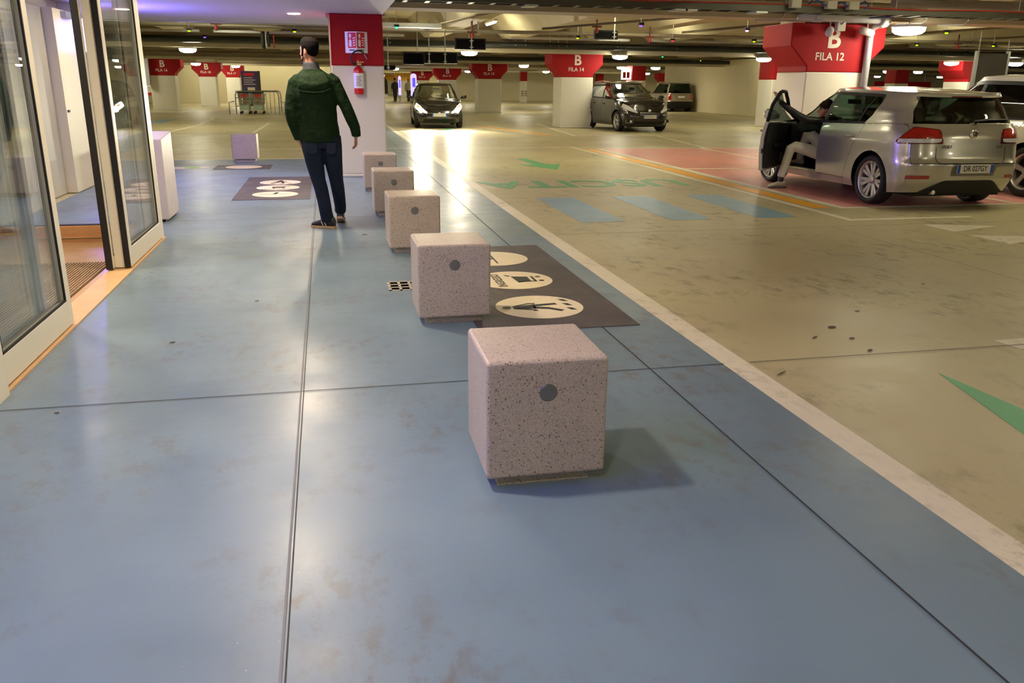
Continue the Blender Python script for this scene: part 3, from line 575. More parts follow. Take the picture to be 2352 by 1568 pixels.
m = MB().box(-.9, .9, -.05, -.045, -.03, .03).box(-.9, .9, -.05, .05, .03, .034)
m.build('channel', STEEL, t)
for k in range(16): box(-.84 + k * .11, -.79 + k * .11, -.052, -.05, -.018, .018).build('slot', mat('pale_slot', (.7, .7, .6), .6), t)  # slots drawn as pale raised blocks
hang(t, (-.7, .7), 0, .03, .77)
t = thing('grey_drain_pipe', 'grey drain pipe crossing above and running down the B FILA 12 column', 'pipe', (9.0, 13.50, 2.61))
m = MB(); m.smooth = True; m.tube([(-1.15, 0, .03), (-.7, 0, .02), (.50, 0, 0), (.58, .04, -.01), (.61, .12, -.02), (.61, .42, -.06), (.60, .50, -.11), (.60, .52, -.22), (.60, .52, -2.5)], .062, 16).build('pipe', PIPEG, t)
m = MB(); m.smooth = True; m.tube([(.40, 0, .0), (.52, 0, .0)], .080, 16).tube([(.61, .14, -.02), (.61, .26, -.04)], .080, 16).build('elbow', PIPEG, t)
MB().tube([(-.86, 0, .02), (-.72, 0, .02)], .085, 14).build('collar', mat('violet_grey_collar', (.33, .32, .42), .4), t); hang(t, (-.8, .2), 0, .07, 1.05)
def spot(loc, d, lab):
    t = thing('cylinder_floodlight', lab, 'lamp', loc); d = Vector(d).normalized() * .13
    m = MB(); m.smooth = True; m.tube([-d, d], .065, 18).build('body', mat('white_lamp_body', (.60, .56, .54), .4), t); MB().tube([(0, 0, .03), (0, .0, .25)], .012, 6).build('bracket', STEEL, t)
spot((8.68, 13.85, 2.43), (-.6, -.8, -.25), 'white cylinder lamp left above the letter B of FILA 12')
spot((9.42, 13.86, 2.44), (-1, -.25, .2), 'white cylinder lamp right beside the grey drain pipe')
box(-.08, .08, -.05, .05, -.08, .08).build('junction_box', MATS['ivory_plastic'], None, (8.97, 14.0, 2.53), bevel=.008); tag(bpy.data.objects['junction_box.003'] if 'junction_box.003' in bpy.data.objects else bpy.context.scene.objects[-1], 'ivory junction box directly above the letter B of FILA 12', 'junction box')
tag(MB().tube([(8.95, 13.97, 2.55), (8.98, 13.86, 2.62), (9.1, 13.6, 2.64), (9.3, 13.0, 2.62)], .011, 6).build('blue_cable', BLUC), 'blue cable arching over the grey drain pipe', 'cable')
for k, x in enumerate((7.62, 8.05, 10.35, 11.2)):
    tag(MB().tube([(x, 13.57, 2.94), (x, 13.56, 2.64), (x - .06, 13.60, 2.582), (x - .35, 13.9, 2.582)], .012, 6).build('grey_cable_drop', PIPEG), ['grey cable drop on the near beam, leftmost', 'grey cable drop on the near beam beside the red capital', 'grey cable drop right of the large dome lamp', 'grey cable drop farther right of the large dome lamp'][k], 'cable')
t = thing('conduit_run', 'dark conduit on the beam right of the large dome lamp', 'pipe', (0, 12.5, 2.78)); m = MB().tube([(8.9, 0, .02), (25, 0, 0)], .07, 10); m.smooth = True; m.build('pipe', mat('taupe_duct', (.16, .13, .10), .6), t); hang(t, (10, 13, 16), 0, .05, .77)
# transverse pipes in the middle distance
def xpipe(name, lab, y, z, r, m_, x0, x1, hs, n=12):
    t = thing(name, lab, 'pipe', (0, y, z)); m = MB(); m.smooth = True; m.tube([(x0, 0, 0), (x1, 0, 0)], r, n).build('pipe', m_, t)
    for x in hs: MB().tube([(x, 0, r), (x, 0, 3.55 - z)], .012, 5).tube([(x, 0, -r - .006), (x - .012, -r - .006, 0), (x, 0, r + .006)], .014, 5).build('hanger', STEEL, t)
    return t
xpipe('sprinkler_pipe', 'grey sprinkler pipe crossing in front of the black sign boxes', 21.5, 2.74, .045, mat('ochre_pipe', (.30, .27, .19), .5, .3), XL + .1, 33, [-9, -3, 3, 6.5, 12, 18])
xpipe('black_drain_pipe', 'thick black drain pipe crossing the garage before FILA 14', 28.9, 2.755, .105, PIPEB, XL + .1, 50, [-9.2, -5.9, -.6, 2.2, 6.4, 6.75, 7.6, 7.9, 8.2, 10, 12.2, 15.6, 19.2, 22.7, 23.1, 23.9, 27], 18)
xpipe('black_drain_pipe', 'farther black drain pipe behind the first row of columns', 44.8, 2.75, .10, PIPEB, 5, 50, [8, 14, 20, 26])
t = thing('cable_tray', 'bright steel cable tray above the thick black pipe', 'cable tray', (0, 28.3, 2.96))
for a, b_ in ((XL + .2, -3.6), (-3.2, 2.6), (6, 10.2), (10.9, 13.6), (14.2, 20), (21, 34)): MB().box(a, b_, -.12, -.11, -.03, .035).box(a, b_, -.12, .12, -.035, -.03).build('tray_length', mat('bright_galvanised', (.62, .64, .62), .35, .5), t)
hang(t, [-8, -2, 2, 7, 12, 16, 25], 0, .03, .58)
t = thing('cable_tray', 'grey cable tray below the soffit edge left of the near column', 'cable tray', (0, 18.6, 2.66)); MB().box(XL + .2, 2.5, -.12, -.11, -.04, .04).box(XL + .2, 2.5, -.12, .12, -.045, -.04).build('tray_length', STEEL, t); hang(t, [-9, -5, -1, 2], 0, .03, .88)
for k, (x, y, z) in enumerate([(6.4, 20.0, 2.72), (8.3, 21.45, 2.6), (12.0, 21.45, 2.6), (3.65, 21.45, 2.62), (17.5, 21.45, 2.6), (-2.3, 20.9, 2.64)]):
    t = thing('sprinkler_drop', ['red-clamped sprinkler drop near the tilted conduit', 'red-clamped sprinkler drop left of the small black sign', 'red-clamped sprinkler drop right of the small black sign', 'red-clamped sprinkler drop beside the hanging black sign', 'red-clamped sprinkler drop above the white car', 'red-clamped sprinkler drop at the left under the soffit'][k], 'sprinkler', (x, y, z))
    MB().tube([(0, 0, .35), (0, 0, .05)], .02, 6).tube([(-.12, 0, .10), (.12, 0, .1)], .022, 6).build('pipe_end', mat('dark_oxide_pipe', (.13, .03, .02), .5), t); MB().lathe([(0, -.05), (.045, -.03), (.045, .06), (0, .08)], n=8).build('red_clamp', mat('oxide_red', (.28, .02, .015), .5), t)
# inclined pipes up between ribs
for k, (a, b_) in enumerate([((5.3, 20.9, 2.80), (9.3, 16.0, 3.0)), ((9.0, 21.0, 2.8), (11.5, 16.2, 2.95)), ((14.2, 20.6, 2.8), (16.6, 15.2, 2.92)), ((17.4, 20.8, 2.78), (20.0, 15.4, 2.9)), ((2.4, 21.6, 2.78), (4.5, 17.5, 3.15))]):
    t = thing('branch_pipe', ['thin branch pipe across the bright recess above the small black sign', 'thin branch pipe left of the FILA 12 capital', 'thin branch pipe right of the large dome lamp', 'thin branch pipe at the far right above the white car', 'thin branch pipe above the hanging black sign'][k], 'pipe', a)
    v = Vector(b_) - Vector(a); MB().tube([(0, 0, 0), v], .028, 8).build('pipe', mat('dull_brown_pipe', (.13, .10, .06), .5), t); hang(t, (), 0, 0, 0)
# parking guidance indicators
INDL = [(6.15, 20.72, 0, 'small green indicator under the deck left of the small black sign'), (6.0, 16.0, 2, 'violet indicator beside the bright recess at top'), (8.75, 21, 1, 'red indicator lamp right of the small black sign'), (8.55, 16.65, 3, 'pink indicator lamp left of the FILA 12 capital'),
        (10.75, 20.5, 0, 'small green indicator beside the left edge of the FILA 12 capital'), (-2.93, 21.2, 0, 'green indicator at left under the soffit edge'), (-.58, 20.6, 0, 'green indicator above the head of the man'), (12.6, 15.83, 0, 'green indicator right of the large dome lamp'),
        (15.47, 20.5, 0, 'green indicator below the large dome lamp'), (17.49, 20.1, 0, 'green indicator above the dark sign panel'), (13.2, 32.6, 4, 'emerald indicator above the dark brown car'), (1.53, 18.24, 4, 'emerald indicator beside the near red column'), (-2.96, 24.1, 2, 'violet indicator on the bright tray at left'),
        (16.7, 36.7, 0, 'green indicator right of the far slanted tube lamp'), (22.4, 43, 0, 'green indicator on the inner cream wall')]
IC = [emit('ind_green', (.45, .8, 0), 1.2), emit('ind_red', (1, .01, .03), 2.2), emit('ind_violet', (.3, .1, 1), 1.0), emit('ind_pink', (1, .25, .7), 3), emit('ind_emerald', (.02, .9, .25), 3.5)]
for x, y, c, l in INDL:
    t = thing('bay_indicator', l, 'indicator light', (x, y, 2.60), 0, 'parking bay indicator lights'); sc = y / 20
    box(-.05, .05, -.04, .04, 0, .05).build('housing', BLACKP, t); m = MB(); m.smooth = True; m.lathe([(.035, 0), (.03, -.02), (0, -.032)], n=12).build('lens', IC[c], t); MB().tube([(0, 0, .05), (0, 0, .95)], .006, 5).build('stem', STEEL, t)
# hanging black sign boxes
def signbox(x0, x1, y, z0, z1, lab, rods, off=.0, m_=None):
    cx = (x0 + x1) / 2; t = thing('hanging_sign_box', lab, 'sign', (cx, y, z0)); h = z1 - z0; w2 = (x1 - x0) / 2
    box(-w2, w2, 0, .12, 0, h).build('case', m_ or BLACKP, t, bevel=.01); box(-w2 + .03, w2 - .03, -.006, 0, .03, h - .03).build('screen', mat('dark_screen', (.002, .002, .002), .7, spec=.1), t)
    for r in rods: box(r - .015, r + .015, -.03, -.01, -.0, 3.5 - z0).build('hanging_rod', STEEL, t); box(r - .05, r + .05, -.035, -.01, .05, .07).box(r - .05, r + .05, -.035, -.01, h - .07, h - .05).build('rod_clamp', STEEL, t)
signbox(3.28, 4.06, 21.8, 2.32, 2.59, 'black sign box on a central steel rod, left of the row of lamps', (.02,))
b1 = tag(box(-.05, .05, -.03, .03, -.06, .06).build('warning_box', MATS['ivory_plastic'], None, (3.85, 21.7, 2.72), bevel=.008), 'small ivory box with orange label above the hanging black sign', 'switch box'); box(-.012, .012, -.032, -.03, -.03, .03).build('orange_label', ORANGEC, b1); box(-.02, .02, 0, .03, .06, .8).build('stem', STEEL, b1)
signbox(2.35, 2.98, 26.0, 2.03, 2.37, 'left black sign box of the wide pair above the headlights car', ())
signbox(2.98, 3.98, 26.0, 2.07, 2.39, 'wide right black sign box of the pair above the headlights car', (-.36, .12))
bpy.data.objects[ 'hanging_sign_box.001'].location.y += .002
for o_ in (bpy.data.objects['hanging_sign_box.001'],): box(.1, .13, .02, .05, .33, 1.4).build('hanging_rod', STEEL, o_)
signbox(6.70, 7.32, 21.1, 2.60, 2.82, 'small black sign box beside the bright ceiling recess', (.2,))
signbox(1.85, 2.2, 27, 1.88, 2.02, 'smallest black sign box right beside the near column', (-.05,))
BOARD = mat('dark_brown_board', (.05, .040, .028), .5)
def board(x0, x1, y, z0, z1, lab):
    t = thing('hanging_board', lab, 'sign', ((x0 + x1) / 2, y, z0)); w2 = (x1 - x0) / 2; h = z1 - z0
    box(-w2, w2, 0, .05, 0, h).build('panel', BOARD, t); MB().box(-w2 - .07, -w2, -.02, .07, -.02, h + .06).box(w2, w2 + .07, -.02, .07, -.02, h + .06).build('frame', STEEL, t)
    for s in (-1, 1): MB().tube([(s * w2, .02, h), (s * w2, .02, 3.5 - z0)], .012, 5).build('hanger', STEEL, t)
board(17.0, 17.9, 20, 1.5, 2.40, 'brown hanging board with steel frame above the white car'); board(18.75, 19.9, 20, 1.5, 2.42, 'brown hanging board at the right edge of the picture')
t = thing('lit_wall_sign', 'bright white and red lit sign beside the slim far red column', 'sign', (16.35, 45.5, 2.08)); box(-.28, .28, -.03, .03, -.28, .28).build('face', emit('lit_sign_face', (1, .92, .72), 1.6), t)
for k in range(2): box(-.2 + .22 * k, -.03 + .22 * k, -.036, -.03, -.2, .12).build('red_symbol', SIGNR, t)
t = thing('cable_bundle', 'black pipe bundle with red cable dropping at left behind the walking man', 'pipe', (-1.75, 28.2, 2.9)); MB().tube([(0, 0, .5), (0, 0, -.35), (.05, 0, -.42)], .07, 8).tube([(.16, 0, .5), (.16, 0, -.36)], .035, 8).build('pipe', PIPEB, t); MB().tube([(.08, -.06, .5), (.08, -.06, -.4)], .02, 6).build('white_conduit', SIGNW, t); MB().tube([(.3, 0, .5), (.32, 0, -.4)], .02, 6).build('red_cable', REDC, t)
t = thing('grey_downpipe', 'grey downpipe on the largest left red column', 'pipe', (-8.85, 47.8, 0)); MB().box(-.11, .09, -.06, .22, 1.3, 2.6).build('pipe', PIPEG, t)
extinguisher((-8.935, 48.35, .75), 'distant red extinguisher under the grey downpipe at left'); bpy.data.objects['fire_extinguisher.001'].scale = (1.3, 1.3, 1.6)
extinguisher((22.6, 40.78, 1.15), 'distant red extinguisher on the cream wall left of the open car door'); bpy.data.objects['fire_extinguisher.002'].scale = (1.2, 1.2, 1.4)
t = thing('wall_cabinet', 'small dark wall cabinet and red sign beside the distant extinguisher', 'cabinet', (22.95, 40.84, 1.2)); box(-.12, .12, -.06, .05, -.2, .45).build('case', BLACKP, t); box(-.35, -.12, -.04, .05, .75, 1.05).build('red_sign', SIGNR, t)
# glowing blue pillars far away
for x, y, h0, h1, wd_, l in ((5.81, 68, .6, 2.05, .18, 'smaller glowing violet totem between the distant walkers'), (6.09, 60, .5, 2.15, .34, 'larger glowing violet totem behind the headlights car')):
    t = thing('violet_totem', l, 'sign', (x, y, 0)); MB().lathe([(wd_ * .5, 0), (wd_ * .5, h0)], n=12).build('post', PIPEG, t)
    m = MB(); m.smooth = True; m.lathe([(wd_ * .6, h0), (wd_ * .62, h1 - .2), (wd_ * .5, h1 - .06), (0, h1)], n=16).build('lit_body', emit('violet_glow', (.36, .30, 1), 1.3), t); box(-wd_ * .3, wd_ * .3, -wd_ * .66, -wd_ * .6, h1 - .9, h1 - .3).build('blue_symbol', emit('deep_blue_glow', (.08, .06, .8), 1), t)
# ================================================================ TROLLEY SHELTER + BANNER
t = thing('trolley_shelter', 'steel tube trolley shelter at the left distance', 'trolley shelter', (-3.15, 43.0, 0))
def arch(par, y, x0=-1.0, x1=1.0, h=1.05, r=.03): MB().tube([(x0, y, 0), (x0, y, h - .15), (x0 + .12, y, h), (x1 - .12, y, h), (x1, y, h - .15), (x1, y, 0)], r, 6).build('hoop', STEEL, par)
arch(t, 0); arch(t, 2.2)
for x in (-.98, .98):
    for z in (.35, .75, 1.0): MB().tube([(x, 0, z), (x, 2.2, z)], .02, 6).build('side_rail', STEEL, t)
for x in (-.98, 0, .98): MB().tube([(x, 0, 1.05), (x, 2.2, 1.05)], .02, 6).build('top_rail', STEEL, t)
for x in (.42, .6, .8): MB().tube([(x, 0, .05), (x, 0, 1.03)], .014, 5).build('upright', STEEL, t)
MB().tube([(-1.3, -.1, 0), (-1.3, -.1, .55), (-1.05, -.1, .6)], .025, 6).build('guard_hoop', STEEL, t); MB().tube([(1.25, .1, 0), (1.25, .1, .55), (1.05, .1, .6)], .025, 6).build('guard_hoop', STEEL, t)
def trolley(loc, lab, first=[None]):
    if first[0]: return dup(first[0], loc, 0, lab, 'supermarket trolleys in the shelter')
    t = thing('shopping_trolley', lab, 'trolley', loc, 0, 'supermarket trolleys in the shelter'); first[0] = t
    m = MB()
    for z, s in ((.45, .8), (.6, .88), (.75, .94), (.92, 1)):
        w_, d_ = .27 * s, .42 * s
        for a, b_ in (((-w_, -d_), (w_, -d_)), ((w_, -d_), (w_, d_)), ((w_, d_), (-w_, d_)), ((-w_, d_), (-w_, -d_))): m.tube([(a[0], a[1], z), (b_[0], b_[1], z)], .012, 5, False)
    for k in range(7):
        x = -.24 + k * .08; m.tube([(x * .8, -.34, .45), (x, -.42, .92)], .007, 4, False); m.tube([(x * .8, .34, .45), (x, .42, .92)], .007, 4, False); m.tube([(x * .8, -.34, .45), (x * .8, .34, .45)], .007, 4, False)
    for k in range(8):
        y = -.36 + k * .1
        for s in (-1, 1): m.tube([(s * .22, y * .8, .45), (s * .27, y, .92)], .007, 4, False)
    m.build('basket', CHROME, t)
    m = MB()
    for s in (-1, 1): m.tube([(s * .2, .3, .15), (s * .2, -.3, .15), (s * .22, -.4, .5), (s * .25, -.5, .98)], .014, 5)
    m.build('chassis', STEEL, t); MB().tube([(-.26, -.5, .99), (.26, -.5, .99)], .022, 8).build('handle', BLACKP, t)
    box(-.13, .13, -.47, -.45, .80, .90).build('red_panel', SIGNR, t); box(-.22, .22, -.42, -.40, .18, .42).build('lower_panel', mat('pale_green_panel', (.45, .55, .42), .4), t)
    for x in (-.2, .2):
        for y in (-.3, .3): MB().lathe([(0, -.015), (.06, -.015), (.06, .015), (0, .015)], (x, y, .06), 12, 'x').build('castor', BLACKR, t)
for k in range(3): trolley((-3.78, 43.45 + k * .42, 0), ['trolley at the front of the left row in the shelter', 'second trolley of the left row in the shelter', 'rear trolley of the left row in the shelter'][k])
for k in range(3): trolley((-3.14, 43.45 + k * .42, 0), ['trolley at the front of the right row in the shelter', 'second trolley of the right row in the shelter', 'rear trolley of the right row in the shelter'][k])
t = thing('purple_banner', 'tall dark purple banner stand behind the trolley shelter', 'banner', (-4.55, 57.5, 0)); box(-.55, .45, -.03, .05, .5, 2.14).build('panel', mat('purple_panel', (.06, .04, .15), .5), t); box(.45, .62, -.05, .05, .3, 2.15).build('dark_edge', BOARD, t); box(-.55, .62, -.02, .04, 0, .5).build('foot', BOARD, t)
box(-.4, .25, -.04, -.03, 1.85, 2.02).build('pink_heading', SIGNR, t)
for k in range(4): box(-.4, .3 - .15 * (k % 2), -.04, -.03, 1.32 + k * .13, 1.36 + k * .13).build('text_line', LETTER, t)
box(-.2, .25, -.04, -.03, .95, 1.15).build('figure', LETTER, t)
# ================================================================ CARS
def lerp(a, b, t): return a + (b - a) * t
def interp(tbl):
    xs = [p[0] for p in tbl]; ys = [p[1] for p in tbl]
    def f(x):
        if x <= xs[0]: return ys[0]
        for i in range(len(xs) - 1):
            if x <= xs[i + 1]:
                t = (x - xs[i]) / (xs[i + 1] - xs[i]); t = t * t * (3 - 2 * t) * .5 + t * .5; return lerp(ys[i], ys[i + 1], t)
        return ys[-1]
    return f
class Car:
    """u = forward, v = right, z up. Lower body: rounded-plan rings from sill to belt; greenhouse: rings from belt to roof."""
    def __init__(s, P): s.P = P; s.F = {k: interp(v) for k, v in P.items() if isinstance(v, list)}
    def ring(s, g, t):
        F = s.F; p = 'g' if g else 'l'
        return F[p + 'F'](t), F[p + 'R'](t), F[p + 'W'](t), s.P[p + 'nf'], s.P[p + 'nr']
    def theta_y(s, g, t, y):
        F, R, W, nf, nr = s.ring(g, t); c0, a = (F + R) / 2, (F - R) / 2; c = max(-.9995, min(.9995, (y - c0) / a)); m, n = nf if c > 0 else nr
        return math.atan2((1 - abs(c) ** m) ** (1 / n), c)
    def theta_x(s, g, t, x, front):
        F, R, W, nf, nr = s.ring(g, t); m, n = nf if front else nr; q = min(.9995, abs(x) / W); c = (1 - q ** n) ** (1 / m)
        return math.atan2(q, c if front else -c)
    def pt(s, g, t, th, side, off=0):
        F, R, W, nf, nr = s.ring(g, t); c0, a = (F + R) / 2, (F - R) / 2; co_, si = math.cos(th), math.sin(th); m, n = nf if co_ > 0 else nr
        ac, as_ = abs(co_), abs(si); r0, r1 = .9, 1.5
        for _ in range(16):
            r = (r0 + r1) / 2
            if (r * ac) ** m + (r * as_) ** n > 1: r1 = r
            else: r0 = r
        nx, ny = si * r, co_ * r; x = W * nx; y = c0 + a * ny
        if off:
            gx, gy = n * (abs(nx) ** (n - 1)) / W, m * math.copysign(abs(ny) ** (m - 1), ny) / a; l = math.hypot(gx, gy); x += off * gx / l; y += off * gy / l
        if g: z0 = s.F['belt'](y) ; z = lerp(z0, s.F['roof'](y), t)
        else: z = lerp(s.F['sill'](y), s.F['belt'](y), t)
        return (side * x, y, z)
    def patch(s, name, m_, par, g, A, B, t0, t1, side, nf=14, nt=8, off=0, arch=False, thick=0, lo=None, hi=None, cross=False):
        """A,B: ('y',value or fn(t)) / ('x',value,front) bounds"""
        def th(b, t):
            if b[0] == 'y': return s.theta_y(g, t, b[1](t) if callable(b[1]) else b[1])
            return s.theta_x(g, t, b[1](t) if callable(b[1]) else b[1], b[2])
        m = MB(); m.smooth = True
        def grid(off_):
            rows_ = []
            for i in range(nt + 1):
                row = []
                for j in range(nf + 1):
                    f = j / nf; t = lerp(lo(f) if lo else t0, hi(f) if hi else t1, i / nt)
                    if cross: # full-width end patch from -x to +x
                        ta = th(A, t); q = f * 2 - 1; e = 0 if A[2] else PI
                        tt = e + (ta - e) * abs(q); row.append(s.pt(g, t, tt, 1 if q > 0 else -1, off_))
                    else: row.append(s.pt(g, t, lerp(th(A, t), th(B, t), f), side, off_))
                rows_.append(row)
            return rows_
        R0 = grid(off)
        if arch:
            yes = s.P['axles']; Ra = s.P['Ra']; zc = s.P['Rw']
            nv = []; 
            for row in R0:
                for p in row:
                    for ya in yes:
                        d = math.hypot(p[1] - ya, p[2] - zc)
                        if d < Ra:
                            k = Ra / max(d, 1e-4); nv.append((p, (p[0], ya + (p[1] - ya) * k, zc + (p[2] - zc) * k), True)); break
                    else: nv.append((p, p, False))
            n = nf + 1; vs = [v[1] for v in nv]; fs = []
            for i in range(nt):
                for j in range(nf):
                    q = (i * n + j, i * n + j + 1, (i + 1) * n + j + 1, (i + 1) * n + j)
                    if not all(nv[k][2] for k in q): fs.append(q)
            m.add(vs, fs)
        else:
            m.grid(R0)
            if thick:
                R1 = grid(off - thick); m.grid(R1); bd = lambda R: R[0] + [r[-1] for r in R[1:]] + R[-1][-2::-1] + [r[0] for r in R[-2:0:-1]]
                b0, b1 = bd(R0), bd(R1); m.smooth = False
                for i in range(len(b0)): j = (i + 1) % len(b0); m.add([b0[i], b0[j], b1[j], b1[i]], [(0, 1, 2, 3)])
        o = m.build(name, m_, par, recalc=bool(thick)); return o
def wheel(par, x, y, R, W, side, spokes=5, twin=True, rimm=None, rr=.68, steer=0, simple=False):
    rimm = rimm or RIM
    m = MB(); m.smooth = True; w2 = W / 2; r0 = R * rr
    m.lathe([(r0, -w2 * .8), (r0 + .02, -w2), (R - .03, -w2), (R - .006, -w2 * .75), (R, -w2 * .3), (R, w2 * .3), (R - .006, w2 * .75), (R - .03, w2), (r0 + .02, w2), (r0, w2 * .8)], n=40, axis='x')
    o = m.build('wheel', TIRE, par, (x, y, R)); o.rotation_euler.z = steer
    m = MB(); m.smooth = True; s = side; m.lathe([(r0 + .004, s * w2 * .85), (r0 - .012, s * w2 * .8), (r0 - .02, s * w2 * .1), (r0 - .02, -s * w2 * .8)], n=36, axis='x').build('rim', rimm, o)
    MB().lathe([(r0 - .02, s * .0), (0, s * .0)], n=28, axis='x').build('brake_disc', mat('dark_well', (.01, .01, .01), .7), o)
    xo = s * w2 * .62
    MB().lathe([(0, xo + s * .015), (.03, xo + s * .013), (.055, xo), (.055, xo - s * .03)], n=18, axis='x').build('hub', rimm, o)
    sm = None
    for k in range(spokes * (2 if twin else 1)):
        a = 2 * PI * (k // 2 if twin else k) / spokes + (.0 if not twin else (-.17 if k % 2 else .17)); m = MB()
        w0, w1 = (.022, .030) if twin else (.035, .05)
        pts = [(-w0 * .8, .035), (w0 * .8, .035), (w1 * .8, r0 - .012), (-w1 * .8, r0 - .012)]
        vs = []
        for d in (xo, xo - s * .025):
            for (p, q) in pts: vs.append((d - (s * .02 if q < .1 else 0), p * math.cos(a) + q * math.sin(a), -p * math.sin(a) + q * math.cos(a)))
        m.add(vs, [(0, 1, 2, 3), (7, 6, 5, 4), (0, 4, 5, 1), (1, 5, 6, 2), (2, 6, 7, 3), (3, 7, 4, 0)]).build('spoke', rimm, o, bevel=.003)
    return o
def number_plate(par, y, z, s, txt, x=0, tilt=0, w=.52):
    o = box(-w / 2, w / 2, -.006, .006, -.055, .055).build('number_plate', PLATE, par, (x, y, z), bevel=.003); o.rotation_euler = (tilt, 0, PI if s > 0 else 0)
    for q in (-1, 1): box(q * w / 2 - (0 if q < 0 else .04), q * w / 2 + (.04 if q < 0 else 0), -.0075, -.006, -.053, .053).build('blue_band', PLATEB, o)
    if txt: text(txt, .098, INK, o, (0, -.0078, 0), (PI / 2, 0, 0), 'lettering', .0006, .001, .80)
    return o
def seat(par, x, y, zb, w=.5):
    m = MB(); m.box(-w / 2, w / 2, -.25, .27, 0, .16); o = m.build('seat', SEAT, par, (x, y, zb), bevel=.04)
    MB().add([(a, b - .06, c) for (a, b, c) in [(-w * .46, -.20, .1), (w * .46, -.20, .1), (w * .46, -.06, .1), (-w * .46, -.06, .1), (-w * .40, -.38, .66), (w * .40, -.38, .66), (w * .40, -.28, .66), (-w * .40, -.28, .66)]],
             [(3, 2, 1, 0), (4, 5, 6, 7), (0, 1, 5, 4), (1, 2, 6, 5), (2, 3, 7, 6), (3, 0, 4, 7)]).build('seat_back', SEAT, o, bevel=.03)
    MB().box(-.135, .135, -.50, -.40, .72, .91).build('headrest', SEAT, o, bevel=.035, segs=3)
    for k in (-.05, .05): MB().tube([(k, -.44, .64), (k, -.45, .74)], .007, 5).build('headrest_post', STEEL, o)
BASE = dict(lnf=(8, 2.6), lnr=(15, 3.2), gnf=(6, 2.6), gnr=(10, 3.2))
def base_params(L, W, H, f_ax, r_ax, Rw, belt_f=.92, belt_r=1.05, nose=.72, hood_r=.98, ws=1.25, ws_top=.35, rear_top=-1.75, rear_b=None, tum=.24, sill=.20, roof_drop=.05):
    F, R = L / 2, -L / 2; rb = rear_b if rear_b is not None else R + .22
    return dict(BASE, L=L, W=W, H=H, axles=(f_ax, r_ax), Rw=Rw, Ra=Rw + .055,
        lF=[(0, F - .12), (.25, F - .01), (.5, F), (.75, F - .07), (1, F - .22)], lR=[(0, R + .10), (.22, R + .01), (.42, R), (.5, R + .03), (.8, R + .07), (1, R + .13)],
        lW=[(0, W / 2 - .05), (.15, W / 2 - .015), (.4, W / 2), (.72, W / 2 - .005), (.85, W / 2 - .025), (1, W / 2 - .055)],
        sill=[(R, sill + .04), (R + .5, sill), (F - .5, sill), (F, sill + .02)],
        belt=[(R, belt_r), (-.4, (belt_r + hood_r) / 2 - .01), (ws - .1, hood_r), (F - .55, lerp(nose, hood_r, .75)), (F - .25, lerp(nose, hood_r, .35)), (F, nose)],
        gF=[(0, ws), (.5, lerp(ws, ws_top, .54)), (1, ws_top)], gR=[(0, rb - .04), (.5, lerp(rb, rear_top, .4)), (1, rear_top)],
        gW=[(0, W / 2 - .075), (.35, W / 2 - .11), (1, W / 2 - tum)],
        roof=[(R, H - .12), (R + .5, H - roof_drop), (-.1, H - .015), (ws_top, H - .04), (ws_top + .4, H - .12)])
